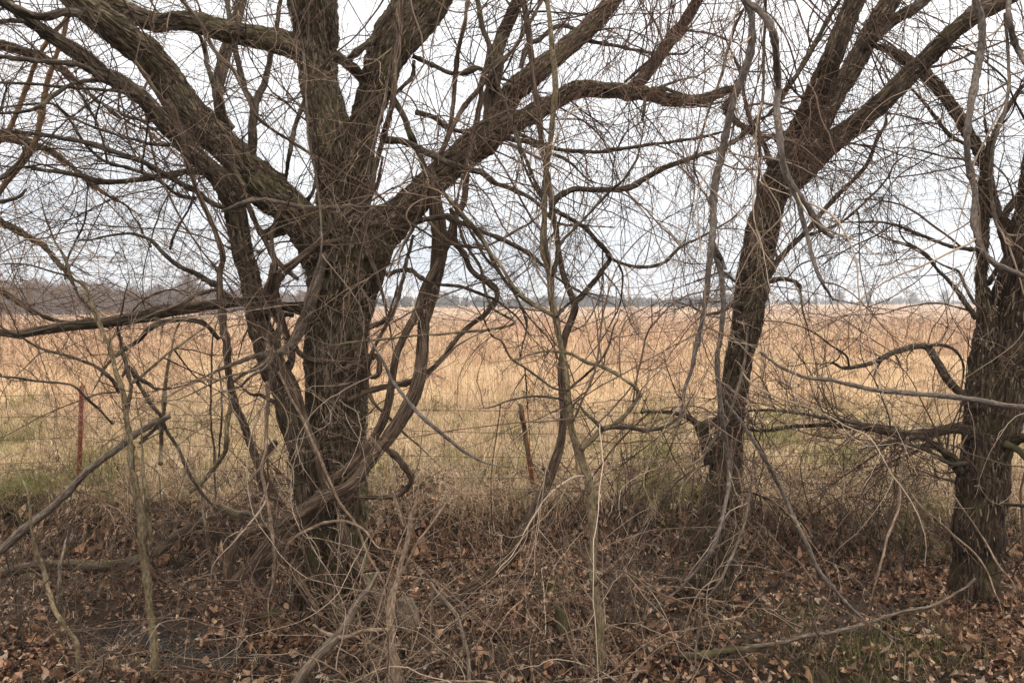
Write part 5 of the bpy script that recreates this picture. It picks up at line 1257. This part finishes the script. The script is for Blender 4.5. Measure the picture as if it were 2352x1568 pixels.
# ------------------------------------------------------------------ tangles nobody could count
def tangle(name, label, tmat, N, xr, yr, dr, L, r, droop, bias, wander=.26, sub=2.2, subsub=1.5, n=18):
    vx = rng.uniform(*xr, N); vy = rng.uniform(*yr, N); d = rng.uniform(*dr, N)
    st = at(vx, vy, d); dd = norm(rng.normal(size=(N, 3))*.55+np.array(bias))
    bag = Bag(); spray(bag, st, dd, rng.uniform(*L, N), rng.uniform(*r, N), sub, subsub, wander, droop, n=n)
    ob = bag.build(name, M[tmat], origin=st.mean(0)); return tag(ob, label, kind='stuff')
LN = ln1[1:9]+ln2[:1]+ln3+ln4
def hung(name, label, tmat, lines, per, L, r, droop, bias, **k):
    bag = Bag(); twigs_on(bag, lines, per, L=L, r=r, droop=droop, bias=bias, arms=.6, **k)
    ob = bag.build(name, M[tmat], origin=lines[0][0][0]); return tag(ob, label, kind='stuff')
tangle('vine_tangle', 'thin brown vines hanging down through the whole crown from above', 'twig_brown', 80, (100, 2300), (-520, -60), (5.0, 6.9), (1.8, 3.6), (.004, .0075), .45, (0, 0, -.8), sub=5, subsub=1.0)
tangle('vine_tangle', 'reddish fine vines hanging round the right tree', 'twig_red', 46, (1380, 1850), (-350, -40), (4.9, 6.4), (1.6, 3.2), (.003, .005), .6, (-.1, 0, -.7), sub=6, subsub=1.0)
hung('vine_tangle', 'brown vines looping off the large limbs', 'twig_brown', LN, 3.2, (.5, 1.3), (.003, .006), .45, (0, 0, -.1))
hung('vine_tangle', 'pale thin vines looping round the old trunk', 'twig_pale', ln1[:3], 7, (.4, 1.2), (.0018, .0032), .5, (0, -.4, -.3))
hung('vine_tangle', 'fine vertical vines matting the right tree', 'twig_brown', [(q[0][70:], q[1][70:]) for q in ln3[:1]]+ln3[1:5], 8, (.4, 1.1), (.002, .0035), .7, (0, -.3, -.6))
hung('vine_tangle', 'curly pale twigs hanging off the grey stems', 'twig_pale', LINES['hanging_vine'], 7, (.3, .9), (.0022, .004), .6, (-.2, 0, -.3), wander=.4)
hung('vine_tangle', 'curling brown twigs along the long arching branches', 'twig_brown', LINES['branch'], 6, (.3, 1.0), (.0022, .0045), .3, (.1, 0, -.1), wander=.3)
hung('vine_tangle', 'thin brown vines round the young tree', 'twig_brown', ln5, 5, (.4, 1.2), (.0022, .0045), .3, (0, 0, 0))
def low_tangle(name, label, tmat, N, xr, dr, L, r, droop, lean=(0, 0, .9), sub=2.0):
    vx = rng.uniform(*xr, N); d = rng.uniform(*dr, N); x = (vx-1176)/FPX*d; st = np.stack([x, d, ground(x, d)-.02], 1)
    bag = Bag(); spray(bag, st, norm(rng.normal(size=(N, 3))*.5+np.array(lean)), rng.uniform(*L, N), rng.uniform(*r, N)*1.25, sub*.6, .7, .2, droop, n=16)
    return tag(bag.build(name, M[tmat], origin=st.mean(0)), label, kind='stuff')
low_tangle('cane_tangle', 'brown vines crowding round the lower old trunk', 'twig_brown', 26, (620, 900), (5.7, 6.6), (.8, 2.2), (.003, .007), .05)
low_tangle('cane_tangle', 'pale dead canes arching over the centre bank', 'twig_pale', 46, (880, 1500), (5.0, 6.6), (.5, 1.5), (.002, .0042), .35)
low_tangle('cane_tangle', 'pale dead canes over the lower left leaves', 'twig_pale', 16, (-60, 800), (5.0, 6.8), (.4, 1.3), (.002, .004), .4)
low_tangle('cane_tangle', 'thin brown canes among the right brambles', 'twig_brown', 36, (1650, 2420), (6.2, 8.0), (.5, 1.5), (.002, .004), .35)
low_tangle('cane_tangle', 'grey tan canes in the nearest foreground', 'twig_pale', 32, (700, 1500), (4.85, 5.2), (.5, 1.5), (.002, .004), .3, (0, 0, .9), 2.4)
hung('vine_tangle', 'fine shoots sprouting from the old trunk', 'twig_brown', ln1[:2]+ln2[:1], 12, (.3, 1.0), (.0018, .0036), .2, (0, -.5, .1))
hung('vine_tangle', 'thin shoots along the thick climbing vines', 'twig_pale', LINES['vine'], 2, (.3, .9), (.0018, .0034), .3, (0, -.3, 0))
hung('vine_tangle', 'fine pale twigs crossing before the middle of the view', 'twig_pale', LINES['slender_vine']+ln5[:6]+LINES['branch'][:4], 8, (.3, 1.1), (.002, .0036), .3, (0, -.3, 0))
hung('vine_tangle', 'fine pale shoots before the trunk of the old tree', 'twig_pale', [(q[0][60:], q[1][60:]) for q in ln1[:1]], 9, (.4, 1.2), (.0018, .0034), .2, (0, -.7, .2))
